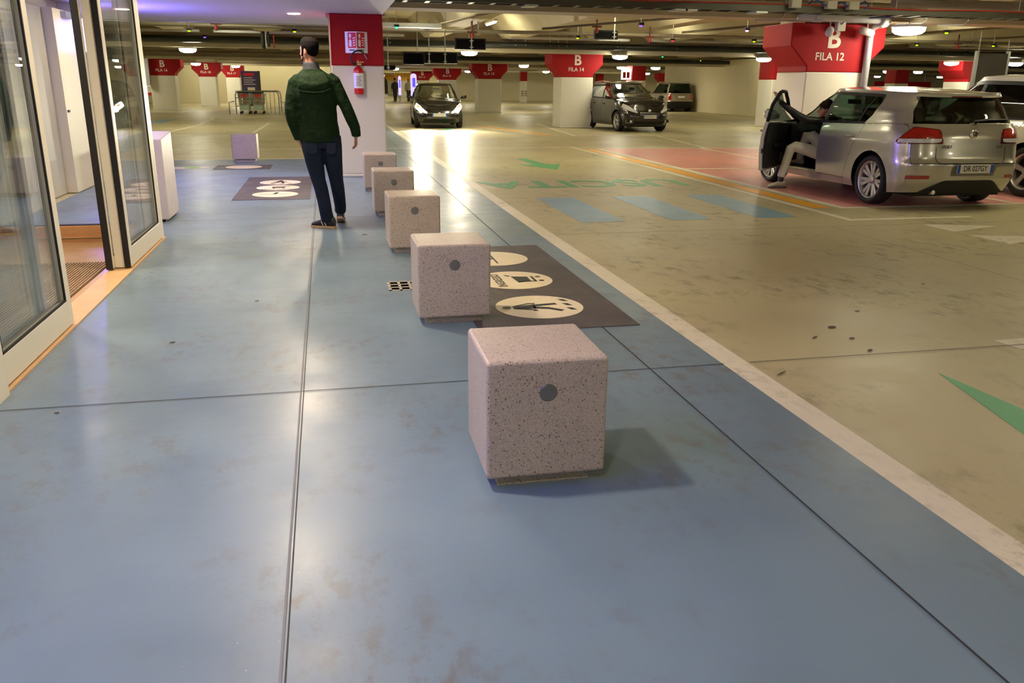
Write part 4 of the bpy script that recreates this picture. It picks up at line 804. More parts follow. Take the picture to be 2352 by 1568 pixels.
def build_car(name, lab, loc, rz, P, paint_, gl, spec):
    t = thing(name, lab, 'car', loc, rz); c = Car(P); F, R, W, H = P['L'] / 2, -P['L'] / 2, P['W'], P['H']; fa, ra = P['axles']; Rw = P['Rw']
    dfr, dmid, drr = spec['doors']  # front door front edge, B line, rear door rear edge
    wsx = W / 2 - .17; clad = spec.get('clad'); openl = spec.get('open_left')
    lowm = BLACKP if clad else paint_
    for s in (-1, 1):
        op = openl and s < 0
        # dark liner just under the skin, wheel wells
        if not op: c.patch('inner_liner', BLACKP, t, 0, ('x', 0.0, True), ('x', 0.0, False), 0, .99, s, 60, 14, -.035, arch=True)
        else:
            c.patch('inner_liner', BLACKP, t, 0, ('x', 0.0, True), ('y', dfr - .02), 0, .99, s, 30, 14, -.035, arch=True)
            c.patch('inner_liner', BLACKP, t, 0, ('y', dmid + .02), ('x', 0.0, False), 0, .99, s, 40, 14, -.035, arch=True)
        c.patch('fender', paint_, t, 0, ('x', W / 2 - .10, True), ('y', dfr + .006), .0, .995, s, 40, 20, 0, arch=True)
        c.patch('rear_quarter', paint_, t, 0, ('y', lambda q: drr(q) - .006), ('x', W / 2 - .12, False), 0, .995, s, 40, 22, 0, arch=True)
        if not op: c.patch('front_door', paint_, t, 0, ('y', dfr), ('y', dmid + .004), .12, .995, s, 12, 10, .001)
        c.patch('rear_door', paint_, t, 0, ('y', dmid - .004), ('y', drr), .12, .995, s, 24, 18, .001, arch=True)
        c.patch('sill', lowm, t, 0, ('y', dfr), ('y', lambda q: drr(q) + .0), 0, .112, s, 14, 3, 0, arch=True)
        if clad:
            for ya in P['axles']:
                m = MB(); pts = []
                for k in range(25):
                    a = PI * k / 24; 
                    for r_ in (P['Ra'] - .01, P['Ra'] + .05):
                        y_, z_ = ya + r_ * math.cos(a), Rw + r_ * math.sin(a) * 1.0
                        tt = max(0, min(1, (z_ - c.F['sill'](y_)) / (c.F['belt'](y_) - c.F['sill'](y_)))); p = c.pt(0, tt, c.theta_y(0, tt, y_), s, .008); pts.append((p[0], y_, z_))
                rows_ = [[pts[2 * k], pts[2 * k + 1]] for k in range(25)]; m.grid(rows_).build('arch_cladding', BLACKP, t)
        for ya in P['axles']: # wheel well
            m = MB(); m.lathe([(P['Ra'], s * (W / 2 - .05)), (P['Ra'], s * (W / 2 - .32)), (0, s * (W / 2 - .32))], (0, ya, Rw), 20, 'x', -.2, PI + .2).build('wheel_well', BLACKR, t)
        for ya in P['axles']: wheel(t, s * (W / 2 - .02 - spec.get('tw', .2) / 2), ya, Rw, spec.get('tw', .2), s, spec.get('spokes', 5), spec.get('twin', True), rr=spec.get('rr', .66))
        # greenhouse sides
        afr = lambda q, s=s: c.ring(1, q)[0] - .17 - .10 * q
        m_in = .03
        bp = lambda q: dmid - .02 - .06 * q; rw_ = spec['rear_window']  # fn(t): rear edge of rear side window
        pb = paint_
        if not op: c.patch('side_window', gl, t, 1, ('y', afr), ('y', lambda q: bp(q) + .035), .02, .86, s, 10, 8, -.008)
        c.patch('side_window', gl if not spec.get('dark_rear') else DARKGL, t, 1, ('y', lambda q: bp(q) - .035), ('y', rw_), .02, .86, s, 12, 8, -.008)
        c.patch('pillar', BLACKP, t, 1, ('y', lambda q: bp(q) + .04), ('y', lambda q: bp(q) - .04), 0, .9, s, 3, 8, -.003)
        if spec.get('quarter_bar'): 
            qb = spec['quarter_bar']; c.patch('window_divider', BLACKP, t, 1, ('y', lambda q: qb(q) + .015), ('y', lambda q: qb(q) - .015), .02, .86, s, 2, 6, .0)
        c.patch('a_pillar', pb, t, 1, ('x', lambda q: c.ring(1, q)[2] - .13, True), ('y', lambda q: afr(q) + .012), 0, .93, s, 8, 10, 0, thick=.03)
        c.patch('rear_pillar', pb, t, 1, ('y', lambda q: rw_(q) - .012), ('x', lambda q: c.ring(1, q)[2] - spec.get('cw', .10), False), 0, .93, s, 14, 12, 0, thick=.02)
        c.patch('roof_rail', pb, t, 1, ('x', lambda q: c.ring(1, q)[2] - .05, True), ('x', lambda q: c.ring(1, q)[2] - .07, False), .9, 1.0, s, 30, 3, 0)
        c.patch('window_trim', BLACKP, t, 1, ('y', lambda q: c.ring(1, q)[0] - .17), ('y', lambda q: rw_(0) - .02), -.03, .06, s, 20, 1, .004)
        c.patch('window_trim', BLACKP, t, 1, ('y', lambda q: afr(.88)), ('y', lambda q: rw_(.88)), .81, .90, s, 20, 1, .003)
        if not op or True:
            for hy in ([dmid + .16] if not op else []) + [drr(.8) + .17]:
                q = c.pt(0, .80, c.theta_y(0, .80, hy), s, .012); o = box(-.018, .018, -.09, .09, -.014, .014).build('door_handle', spec.get('handle', paint_), t, (q[0] + s * .015, q[1], q[2]), bevel=.008)
        if not op: # mirror
            q = c.pt(0, .98, c.theta_y(0, .98, dfr - .12), s, 0); m = MB(); m.loft([((s * .04, 0, .05), .01, .02, (1, 0, 0), (0, 0, 1)), ((s * .10, .02, .07), .05, .05, (0, 1, 0), (0, 0, 1)), ((s * .22, 0, .085), .055, .075, (0, 1, 0), (0, 0, 1)), ((s * .27, -.01, .085), .03, .04, (0, 1, 0), (0, 0, 1))]) ; m.smooth = True
            o = m.build('door_mirror', spec.get('mirror', paint_), t, (q[0], q[1], q[2])); o.modifiers.new('s', 'SUBSURF').levels = 1
            box(s * .10 - .0, s * .25, -.062, -.056, .03, .14).build('mirror_glass', CHROME, o)
    # front, rear, top
    c.patch('hood', paint_, t, 0, ('x', W / 2 - .12, True), None, .80, .998, 1, 24, 6, .0, cross=True)
    m = MB(); m.smooth = True; rows_ = []
    ye = c.ring(1, 0)[0] - .12; y1 = c.ring(0, .998)[0] - .004
    for i in range(25):
        y = lerp(ye, y1, i / 24); th_ = c.theta_y(0, .998, min(y, y1 - .0005)); xe = c.pt(0, .998, th_, 1)[0]; z = c.F['belt'](y)
        rows_.append([(xe * (q / 8 - 1), y, z + .045 * (1 - (q / 8 - 1) ** 2) * min(1, (y1 - y) / .35 + .0) + (.012 if 1 <= q <= 15 and abs(q - 8) in (6,) else 0)) for q in range(17)])
    m.grid(rows_).build('hood_top', paint_, t, recalc=False)
    c.patch('windshield', gl if spec.get('clear_ws', True) else DARKGL, t, 1, ('x', lambda q: c.ring(1, q)[2] - .12, True), None, .0, .95, 1, 20, 8, -.006, cross=True)
    rwx = spec.get('cw', .10)
    c.patch('rear_window', spec.get('rear_glass', gl), t, 1, ('x', lambda q: c.ring(1, q)[2] - rwx - .01, False), None, .02, .88, 1, 20, 8, -.004, cross=True)
    c.patch('header', paint_, t, 1, ('x', lambda q: c.ring(1, q)[2] - .06, True), None, .93, 1.0, 1, 20, 2, 0, cross=True)
    m = MB(); m.smooth = True; rows_ = []; Nn = 48
    loop = []
    for k in range(Nn): a = 2 * PI * k / Nn; th_ = a if a <= PI else 2 * PI - a; loop.append(c.pt(1, 1.0, th_, 1 if a <= PI else -1))
    Fr, Rr = c.ring(1, 1)[:2]; cy_ = (Fr + Rr) / 2
    for i in range(7):
        k = 1 - i / 6 if i < 6 else .02; rows_.append([(p[0] * k, cy_ + (p[1] - cy_) * k, c.F['roof'](cy_ + (p[1] - cy_) * k) + .045 * (1 - k * k)) for p in loop] )
    rows_ = [r + [r[0]] for r in rows_]; m.grid(rows_).build('roof', paint_, t, recalc=False)
    m = MB(); m.smooth = True; m.grid([[(p[0] * .97, p[1] * .99, p[2] - .035) for p in r] for r in rows_[:-1] + [rows_[-1]]]).build('headliner', SEAT, t)
    if spec.get('rails'):
        for s in (-1, 1): MB().tube([(s * (W / 2 - .27), Fr - .10, H - .05), (s * (W / 2 - .27), Fr - .22, H + .015), (s * (W / 2 - .27), cy_, H + .045), (s * (W / 2 - .27), Rr + .25, H + .01), (s * (W / 2 - .27), Rr + .12, H - .05)], .016, 8).build('roof_bar', CHROME, t)
    for fr in (True, False):
        tg = (.80 if fr else .42); c.patch('front_bumper' if fr else 'rear_bumper', paint_ if not (clad and not fr) else BLACKP, t, 0, ('x', W / 2 - .10, fr), None, .0, tg, 1, 28, 12, .002, cross=True)
    c.patch('tailgate', paint_, t, 0, ('x', W / 2 - .125, False), None, .43, .998, 1, 28, 12, .004, cross=True)
    m = MB(); m.smooth = False; yb, yf = R + .12, F - .15
    box(-W / 2 + .25, W / 2 - .25, yb + .1, yf - .1, .17, .24).build('underbody', BLACKR, t)
    # cabin
    if spec.get('cabin', True):
        box(-W / 2 + .14, W / 2 - .14, R + .35, 1.0, .26, .30).build('cabin_floor', SEAT, t)
        for x in (-.37, .37): seat(t, x, -.02 + spec.get('seaty', 0), .32)
        box(-.62, .62, -1.15, -.70, .32, .48).build('rear_bench', SEAT, t, bevel=.04); MB().prism([(-1.1, .45), (-.95, .45), (-1.2, .98), (-1.32, .98)], 'x', -.62, .62).build('rear_backrest', SEAT, t, bevel=.03)
        for x in (-.37, .37): box(x - .12, x + .12, -1.32, -1.22, 1.0, 1.16).build('rear_headrest', SEAT, t, bevel=.03)
        m = MB().prism([(.62, .62), (1.35, .62), (1.35, P['belt'][2][1] - .02), (.8, P['belt'][2][1] + .0), (.64, .86)], 'x', -W / 2 + .14, W / 2 - .14).build('dashboard', SEAT, t, bevel=.03)
        m = MB(); m.smooth = True; ringp = [(-.37 + .185 * math.cos(a), .52 + .06 * math.sin(a), .92 + .17 * math.sin(a)) for a in [2 * PI * k / 24 for k in range(25)]]; m.tube(ringp, .015, 6, False).tube([(-.37, .54, .90), (-.37, .75, .82)], .03, 8).tube([(-.54, .52, .92), (-.2, .52, .92)], .012, 6).build('steering_wheel', BLACKP, t)
        box(-.11, .11, .48, .5, H - .24, H - .17).build('rear_view_mirror', BLACKP, t)
    return t, c
# ---- silver hatchback, driver door open
PG = base_params(4.30, 1.80, 1.50, 1.33, -1.33, .325, belt_r=1.08, hood_r=.98, nose=.72, ws=1.22, ws_top=.25, rear_top=-1.78, rear_b=-2.0, tum=.25)
PG['gR'] = [(0, -2.02), (.5, -1.90), (1, -1.80)]; PG['lR'] = [(0, -2.05), (.2, -2.13), (.40, -2.15), (.5, -2.11), (.8, -2.08), (1, -2.02)]
PG['roof'] = [(-2.1, 1.40), (-1.75, 1.45), (-.1, 1.49), (.25, 1.46), (.7, 1.35)]
drr_g = lambda q: -1.0 - .18 * max(0, (.55 - abs(q - .62)) ) if q < .98 else -1.05
drr_g = interp([(0, -.72), (.12, -.74), (.35, -.80), (.6, -.88), (.85, -1.0), (1, -1.06)])
GL, GC = build_car('silver_hatchback', 'silver hatchback with its driver door open and a man getting out', (7.955, 11.30, 0), 0, PG, SILVER, CARGL,
    dict(doors=(.98, -.06, drr_g), rear_window=interp([(0, -1.00), (.3, -1.13), (.6, -1.19), (.9, -1.18)]), quarter_bar=lambda q: -.86 - .20 * q, open_left=True, cw=.10, tw=.225, spokes=7, twin=True, rr=.74, rear_glass=glass('dark_rear_glass', (.13, .18, .155), 1.0), seaty=-.02))
def gp(g, t_, x, off=0, front=False): return GC.pt(g, t_, GC.theta_x(g, t_, abs(x), front), 1 if x > 0 else -1, off)
for s in (-1, 1):
    # tail lamp wraps the corner: dark border, red field above, clear strip below
    def shp(f): return (min(1, f / .24) ** .55 if f < .24 else 1) * (1 - .22 * max(0, f - .3)) * (math.sqrt(max(0, 1 - ((f - .86) / .14) ** 2)) * .75 + .25 if f > .86 else 1)
    A = ('y', -1.78)
    GC.patch('tail_lamp', mat('dark_red_rim', (.10, .002, .004), .15, coat=1), GL, 0, A, ('x', .42, False), .71, .95, s, 26, 8, .012, thick=.02, lo=lambda f: .712, hi=lambda f: .712 + .245 * max(.22, shp(f)))
    GC.patch('red_lens', REDL, GL, 0, ('y', -1.81), ('x', .445, False), .80, .94, s, 26, 6, .018, lo=lambda f: .795, hi=lambda f: .800 + .142 * max(.03, (shp(f) - .3) / .7))
    GC.patch('clear_lens', CLRL, GL, 0, ('y', -1.81), ('x', .445, False), .73, .79, s, 26, 2, .018, lo=lambda f: .728 + .02 * abs(2 * f - 1) ** 6, hi=lambda f: .788)
    GC.patch('reflector', REDL, GL, 0, ('x', .80, False), ('x', .56, False), .20, .25, s, 10, 2, .012, thick=.01)
# tailgate outline joint, painted plate recess shade, bumper insert
pts = []
for s in (-1, 1):
    pr = [(.50, .66), (.505, .52), (.49, .46), (.45, .43), (.40, .42), (.2, .415), (0, .415)]
    MB().tube([gp(0, tt, s * x, .003) for x, tt in pr], .005, 5).build('tailgate_joint', BLACKP, GL)
    MB().tube([gp(0, tt, s * x, .0) for x, tt in ((.80, .995), (.78, .97), (.74, .955))], .005, 5).build('tailgate_joint', BLACKP, GL)
m = MB(); m.add([gp(0, a, x, .008) for x, a in ((-.28, .24), (.34, .24), (.38, .38), (-.28, .38))], [(0, 1, 2, 3)]).build('plate_recess_shade', mat('shaded_bumper', (.20, .19, .16), .4, .3), GL)  # flat patch; shade of the plate recess is put into its darker silver
number_plate(GL, -2.185, .535, -1, 'DR 027GY', .02)
GC.patch('bumper_insert', BLACKP, GL, 0, ('x', .62, False), None, -.02, .17, 1, 24, 3, .012, cross=True, lo=lambda f: -.02, hi=lambda f: .17 - .17 * max(0, abs(2 * f - 1) - .62) / .38)
m = MB(); m.smooth = True; m.lathe([(0, -.02), (.045, -.018), (.052, -.012), (.056, 0)], n=28, axis='y').build('badge', CHROME, GL, (0, -2.09, .955))
q = bpy.data.objects['badge']; MB().tube([(-.036, -.021, .028), (-.014, -.022, -.03), (0, -.022, 0), (.014, -.022, -.03), (.036, -.021, .028)], .005, 5).tube([(-.018, -.022, .034), (0, -.022, .006), (.018, -.022, .034)], .005, 5).build('emblem_lines', INK, q)
text('GOLF', .055, mat('badge_grey', (.18, .18, .17), .3, .8), GL, (-.38, -2.12, .80), (PI / 2, 0, 0), 'badge_lettering', .003, .001); text('TDI', .045, MATS['badge_grey'], GL, (.38, -2.12, .80), (PI / 2, 0, 0), 'badge_lettering', .003, .001)
# spoiler lip, high brake lamp, wiper
GC.patch('spoiler', SILVER, GL, 1, ('x', lambda q: GC.ring(1, q)[2] - .07, False), None, .88, 1.02, 1, 24, 4, .05, cross=True, thick=.06)
GC.patch('high_brake_lamp', mat('smoked_red', (.07, .004, .005), .2), GL, 1, ('x', .22, False), None, .885, .925, 1, 10, 1, .056, cross=True)
GC.patch('window_shadow_band', BLACKP, GL, 1, ('x', lambda q: GC.ring(1, q)[2] - .10, False), None, .84, .89, 1, 20, 1, .003, cross=True)
m = MB(); m.tube([gp(1, .10, .05, .03), gp(1, .14, .25, .03), gp(1, .14, .56, .02)], .014, 6).tube([gp(1, .02, .03, .01), gp(1, .10, .05, .045)], .025, 8).build('wiper', BLACKP, GL)
MB().lathe([(.0, -.02), (.028, -.02), (.03, 0), (.03, .08)], (-.45, -2.06, .235), 14, 'y').build('exhaust', CHROME, GL)
# door aperture
m = MB(); m.box(-.86, -.80, -.06, 1.0, .25, .33).build('door_sill_plate', SILVER, GL, bevel=.01)
0 and GC.patch('door_aperture_seal', BLACKR, GL, 1, ('y', lambda q: GC.ring(1, q)[0] - .19 - .1 * q), ('y', lambda q: -.05 - .06 * q), .88, .93, -1, 14, 1, .002)
MB().box(-.80, -.74, -.12, -.03, .30, 1.05).build('b_post', BLACKP, GL)
MB().box(-.76, -.72, .95, 1.25, .3, .95).build('footwell_side', SEAT, GL); box(-.74, .74, 1.2, 1.24, .3, .9).build('bulkhead', SEAT, GL)
# open driver door, hinged at its front edge
hx, hy = -.885, .985; door = bpy.data.objects.new('open_driver_door', None); COL.objects.link(door); door.parent = GL; door.location = (hx, hy, 0); door.rotation_euler = (0, 0, -math.radians(46))
def shift(o): o.location = (-hx, -hy, 0); return o
dp = GC.patch('door_skin', SILVER, door, 0, ('y', .975), ('y', -.052), .12, .995, -1, 16, 12, .001, thick=.05); shift(dp)
ip = GC.patch('inner_trim', BLACKP, door, 0, ('y', .94), ('y', -.0), .16, .97, -1, 12, 8, -.052, thick=.04); shift(ip)
gw = GC.patch('door_window', CARGL, door, 1, ('y', lambda q: GC.ring(1, q)[0] - .30 - .10 * q), ('y', lambda q: -.03 - .06 * q), .0, .84, -1, 10, 8, -.008); shift(gw)
m = MB(); ps = [GC.pt(1, tt, GC.theta_y(1, tt, yy), -1, -.005) for tt, yy in [(0, -.045), (.25, -.06), (.5, -.075), (.75, -.09), (.86, -.09), (.9, -.05), (.90, .04)] + [(q, GC.ring(1, q)[0] - .21 - .08 * q) for q in (.82, .7, .55, .4, .25, .1, 0)]]
m.smooth = True; shift(m.tube(ps, .026, 8).build('window_frame', BLACKP, door))
a = GC.pt(1, 0, GC.theta_y(1, 0, .80), -1, -.01); b_ = GC.pt(1, 0, GC.theta_y(1, 0, 1.02), -1, -.01); cc = GC.pt(1, .28, GC.theta_y(1, .28, .82), -1, -.01)
shift(MB().add([a, b_, cc, (a[0] + .02, a[1], a[2]), (b_[0] + .02, b_[1], b_[2]), (cc[0] + .02, cc[1], cc[2])], [(0, 1, 2), (5, 4, 3), (0, 3, 4, 1), (1, 4, 5, 2), (2, 5, 3, 0)]).build('sail_panel', BLACKP, door))
shift(MB().box(-.80, -.775, .3, .7, .62, .68).build('arm_rest', BLACKP, door, bevel=.01)); shift(MB().lathe([(0, -.79), (.07, -.785), (.08, -.80)], (0, .75, .45), 20, 'x').build('speaker', mat('dark_grille', (.05, .05, .05), .4), door)); shift(MB().tube([(-.78, .55, .72), (-.765, .62, .73), (-.78, .69, .72)], .01, 6).build('pull_handle', CHROME, door))
m = MB(); m.smooth = True; m.loft([((-.90, .80, 1.06), .02, .03, (0, 1, 0), (0, 0, 1)), ((-.98, .82, 1.08), .05, .07, (0, 1, 0), (0, 0, 1)), ((-1.09, .80, 1.09), .055, .085, (0, 1, 0), (0, 0, 1)), ((-1.14, .79, 1.09), .02, .05, (0, 1, 0), (0, 0, 1))]); mo = shift(m.build('door_mirror', SILVER, door)); box(-1.11, -.95, .735, .745, 1.02, 1.15).build('mirror_glass', CHROME, mo)
shift(MB().box(-.93, -.905, -.0, .18, .86, .89).build('door_handle', SILVER, door, bevel=.008)); shift(MB().box(-.87, -.84, -.058, -.05, .55, .62).build('latch', BLACKP, door))
# ---- white car beside it
PW = base_params(4.4, 1.86, 1.70, 1.36, -1.30, .36, belt_r=1.10, hood_r=1.05, nose=.8, ws=1.30, ws_top=.30, rear_top=-1.75, rear_b=-1.95, tum=.22)
drr_w = interp([(0, -.70), (.35, -.80), (.7, -.98), (1, -1.15)])
WC, wc = build_car('white_car', 'white car at the right edge parked beside the silver hatchback', (10.72, 11.60, 0), 0, PW, WPAINT, DARKGL, dict(doors=(1.0, -.05, drr_w), rear_window=interp([(0, -1.25), (.5, -1.45), (.9, -1.5)]), dark_rear=True, tw=.24, spokes=5, rr=.70, twin=False, cabin=False))
for s in (-1, 1):
    wc.patch('tail_lamp', REDL, WC, 0, ('y', -1.95), ('x', .60, False), .70, .95, s, 12, 6, .014, thick=.02)
wc.patch('bumper_insert', BLACKP, WC, 0, ('x', .70, False), None, 0, .16, 1, 20, 3, .012, cross=True); number_plate(WC, -2.23, .80, -1, '')
# ---- black hatchback with headlights
PB = base_params(4.0, 1.72, 1.50, 1.28, -1.25, .31, belt_r=1.02, hood_r=.98, nose=.66, ws=1.20, ws_top=.30, rear_top=-1.6, rear_b=-1.8, tum=.26)
drr_b = interp([(0, -.70), (.35, -.78), (.7, -.92), (1, -1.1)]); sp = dict(doors=(.92, -.08, drr_b), rear_window=interp([(0, -1.2), (.5, -1.32), (.9, -1.35)]), tw=.19, spokes=5, rr=.68)
BC, bc = build_car('black_hatchback', 'black hatchback driving towards the camera with headlights on', (3.97, 31.45, 0), PI - .055, PB, BLKPAINT, CARGL, sp)
def front_kit(t, c, P, lit, grille, hl=(.62, .86), hx_=(.42, .80), badge=True, txt='', plz=.44, chrome_g=False, fog=False):
    F, W = P['L'] / 2, P['W']
    for s in (-1, 1):
        c.patch('headlamp', CLRL if not lit else emit('lit_headlamp', (1, .86, .62), 12), t, 0, ('x', hx_[0], True), ('y', F - .52), hl[0], hl[1], s, 18, 6, .012, thick=.02, lo=lambda f: lerp(hl[0], hl[0] + .12, f), hi=lambda f: lerp(hl[0] + .08, hl[1] + .06, min(1, f * 1.6)))
        if lit:
            hp = c.pt(0, lerp(*hl, .45), c.theta_x(0, .7, .62, True), s, .02); m = MB(); m.smooth = True
            m.lathe([(0, .045), (.05, .035), (.075, 0)], n=20, axis='y').build('headlamp_beam', HEADM, t, hp)
            L_ = bpy.data.lights.new('headlamp_spot', 'SPOT'); L_.energy = lit; L_.color = (1, .88, .66); L_.spot_size = math.radians(75); L_.spot_blend = .9; L_.shadow_soft_size = .07
            lo_ = bpy.data.objects.new('headlamp_spot', L_); COL.objects.link(lo_); lo_.parent = t; lo_.location = (hp[0], hp[1] + .10, hp[2]); lo_.rotation_euler = (PI / 2 - .10, 0, 0)
            c.patch('turn_signal', mat('amber_lens', (.9, .3, .02), .2), t, 0, ('y', F - .30), ('y', F - .42), hl[1] - .02, hl[1] + .05, s, 4, 2, .028)
        if fog:
            hp = c.pt(0, .22, c.theta_x(0, .22, .66, True), s, .01); o = box(-.13, .13, -.02, .02, -.055, .055).build('fog_lamp_recess', BLACKR, t, (hp[0], hp[1] - .0, hp[2]), bevel=.015); o.rotation_euler.z = -s * .5
            MB().tube([(-.12, .025, .05), (-.12, .025, -.05), (.12, .025, -.05), (.12, .025, .05)], .008, 6).build('chrome_trim', CHROME, o); MB().lathe([(0, .03), (.035, .022)], (-s * .05, 0, 0), 12, 'y').build('fog_lamp', CLRL, o)
    g0, g1, gx = grille
    c.patch('grille', mat('black_grille', (.01, .01, .01), .45), t, 0, ('x', gx, True), None, g0, g1, 1, 16, 3, .010, cross=True, thick=.015, lo=lambda f: g0 + .10 * abs(2 * f - 1) ** 2, hi=lambda f: g1)
    if chrome_g:
        for k in range(3): MB().tube([c.pt(0, lerp(g0 + .03, g1 - .02, (k + .5) / 3), c.theta_x(0, .5, abs(x) * gx * .9, True), 1 if x > 0 else -1, .028) for x in [-1, -.6, -.2, .2, .6, 1]], .006, 5).build('grille_bar', mat('dark_chrome', (.2, .2, .2), .3, .9), t)
        lo_p = [c.pt(0, g0 + .10 * x * x, c.theta_x(0, g0, abs(x) * gx, True), 1 if x > 0 else -1, .03) for x in [-1, -.6, -.2, .2, .6, 1]]; hi_p = [c.pt(0, g1, c.theta_x(0, g1, abs(x) * gx, True), 1 if x > 0 else -1, .03) for x in [1, .5, 0, -.5, -1]]
        MB().tube(lo_p + hi_p + lo_p[:1], .011, 6).build('grille_surround', CHROME, t)
    else: MB().tube([c.pt(0, g1 - .01, c.theta_x(0, g1, abs(x) * gx * 1.05, True), 1 if x > 0 else -1, .025) for x in [-1, -.6, -.2, .2, .6, 1]], .014, 6).build('chrome_bar', CHROME, t)
    c.patch('lower_intake', BLACKR, t, 0, ('x', .55, True), None, .05, .20, 1, 14, 2, .010, cross=True)
    m = MB(); m.smooth = True; zz = c.pt(0, g1 - .02 if not chrome_g else g1 + .10, .0, 1, .035); m.lathe([(0, .01), (.05, .006), (.055, -.01)], n=20, axis='y').build('badge', CHROME, t, zz)
    number_plate(t, F + .022, plz, 1, txt)
    MB().tube([(-.6, P['gF'][0][1] + .02, P['belt'][2][1] + .05), (.05, P['gF'][0][1] - .12, P['belt'][2][1] + .12)], .008, 5).build('windscreen_wiper', BLACKP, t)
front_kit(BC, bc, PB, 750, (.50, .66, .40), plz=.46)
# ---- dark brown crossover
PC = base_params(4.2, 1.78, 1.60, 1.27, -1.27, .335, belt_r=1.12, hood_r=1.04, nose=.80, ws=1.16, ws_top=.22, rear_top=-1.62, rear_b=-1.86, tum=.25)
CC, cc_ = build_car('dark_brown_crossover', 'dark brown crossover with chrome grille beside the B FILA 14 column', (10.42, 28.95, 0), PI + .07, PC, BRPAINT, CARGL, dict(doors=(.90, -.10, interp([(0, -.68), (.35, -.76), (.7, -.95), (1, -1.12)])), rear_window=interp([(0, -1.2), (.5, -1.42), (.9, -1.45)]), tw=.21, spokes=5, rr=.70, rails=True, mirror=BRPAINT, clad=False))
front_kit(CC, cc_, PC, 0, (.50, .70, .34), hl=(.66, .86), plz=.50, chrome_g=True, fog=True)
box(.50, .66, .55, .56, 1.0, 1.06).build('windscreen_sticker', SIGNW, CC)
# ---- champagne SUV seen from behind
PJ = base_params(4.5, 1.82, 1.70, 1.35, -1.32, .36, belt_r=1.08, hood_r=1.04, nose=.85, ws=1.25, ws_top=.30, rear_top=-1.95, rear_b=-2.1, tum=.22)
JC, jc = build_car('champagne_estate', 'champagne estate car seen from behind, parked before the inner wall', (21.05, 50.6, 0), -.05, PJ, TANPAINT, CARGL, dict(doors=(.95, -.10, interp([(0, -.72), (.35, -.8), (.7, -1.0), (1, -1.2)])), rear_window=interp([(0, -1.85), (.9, -1.75)]), quarter_bar=lambda q: -1.25 - .1 * q, tw=.23, spokes=5, rr=.66, rails=True, clad=True, mirror=BLACKP))
for s in (-1, 1): jc.patch('tail_lamp', REDL, JC, 0, ('y', -2.08), ('x', .60, False), .55, .98, s, 8, 6, .014, thick=.02)
number_plate(JC, -2.27, .86, -1, '')
# ---- far bright cars past the silver roof
PF = base_params(4.2, 1.8, 1.55, 1.3, -1.3, .33, tum=.24)
FC, fc = build_car('distant_white_car', 'distant white car glimpsed over the silver roof', (37.6, 44.5, 0), .9, PF, WPAINT, CARGL, dict(doors=(.95, -.1, interp([(0, -.7), (1, -1.1)])), rear_window=interp([(0, -1.2), (.9, -1.4)]), cabin=False))
bh = 1.5
bb = tag(box(-2.6, 2.6, -.05, .05, 0, .55).build('shop_banner', SIGNR, None, (46, 62, 1.45)), 'red banner with white lettering far away above the silver roof', 'banner'); MB().tube([(-2, 0, .5), (-2, 0, 2.1)], .02, 5).tube([(2, 0, .5), (2, 0, 2.1)], .02, 5).build('hanger', STEEL, bb); text('USCITA', .4, SIGNW, bb, (-.4, -.06, .28), (PI / 2, 0, 0))
# ================================================================ PEOPLE
SKIN = mat('skin', (.42, .20, .13), .5, var=.08); SKIN2 = mat('skin_fair', (.50, .26, .17), .5)
HAIR = mat('dark_hair', (.004, .003, .003), .9, bump=.6, bscale=60, spec=.1); HAIRB = mat('brown_hair', (.025, .013, .007), .85, bump=.6, bscale=60, spec=.15)
JACK = mat('green_jacket', (.0050, .0195, .0042), .8, var=.25, scale=9, bump=.9, bscale=7, spec=.2, bd=.04); COLLAR = mat('grey_collar', (.03, .035, .045), .8)
JEAN = mat('dark_jeans', (.010, .016, .034), .85, var=.5, scale=7, bump=.8, bscale=9, spec=.2, bd=.03)
def blend(name, parts, m_, par, vox=.012, smooth=6, fac=.5):
    """parts: lists of (centre, rx, ry, X, Y) rings; joined by voxel remesh into one continuous surface"""
    m = MB(); m.smooth = True
    for p in parts: m.loft(p)
    o = m.build(name, m_, par); r = o.modifiers.new('r', 'REMESH'); r.mode = 'VOXEL'; r.voxel_size = vox; r.use_smooth_shade = True
    s = o.modifiers.new('s', 'SMOOTH'); s.iterations = smooth; s.factor = fac; return o
def limb(pts, ratio=1.0, ref=(0, 1, 0)):
    """pts: (x,y,z,r)"""
    out = []; n = len(pts)
    for i, p in enumerate(pts):
        a, b = Vector(pts[max(i - 1, 0)][:3]), Vector(pts[min(i + 1, n - 1)][:3]); d = (b - a).normalized(); X = d.cross(Vector(ref))
        if X.length < .1: X = d.cross(Vector((1, 0, 0)))
        X.normalize(); Y = d.cross(X).normalized(); out.append(((p[0], p[1], p[2]), p[3], p[3] * (p[4] if len(p) > 4 else ratio), X, Y))
    return out
def H_(z, cx, cy, rx, ry, rot=0):
    return ((cx, cy, z), rx, ry, (math.cos(rot), math.sin(rot), 0), (-math.sin(rot), math.cos(rot), 0))
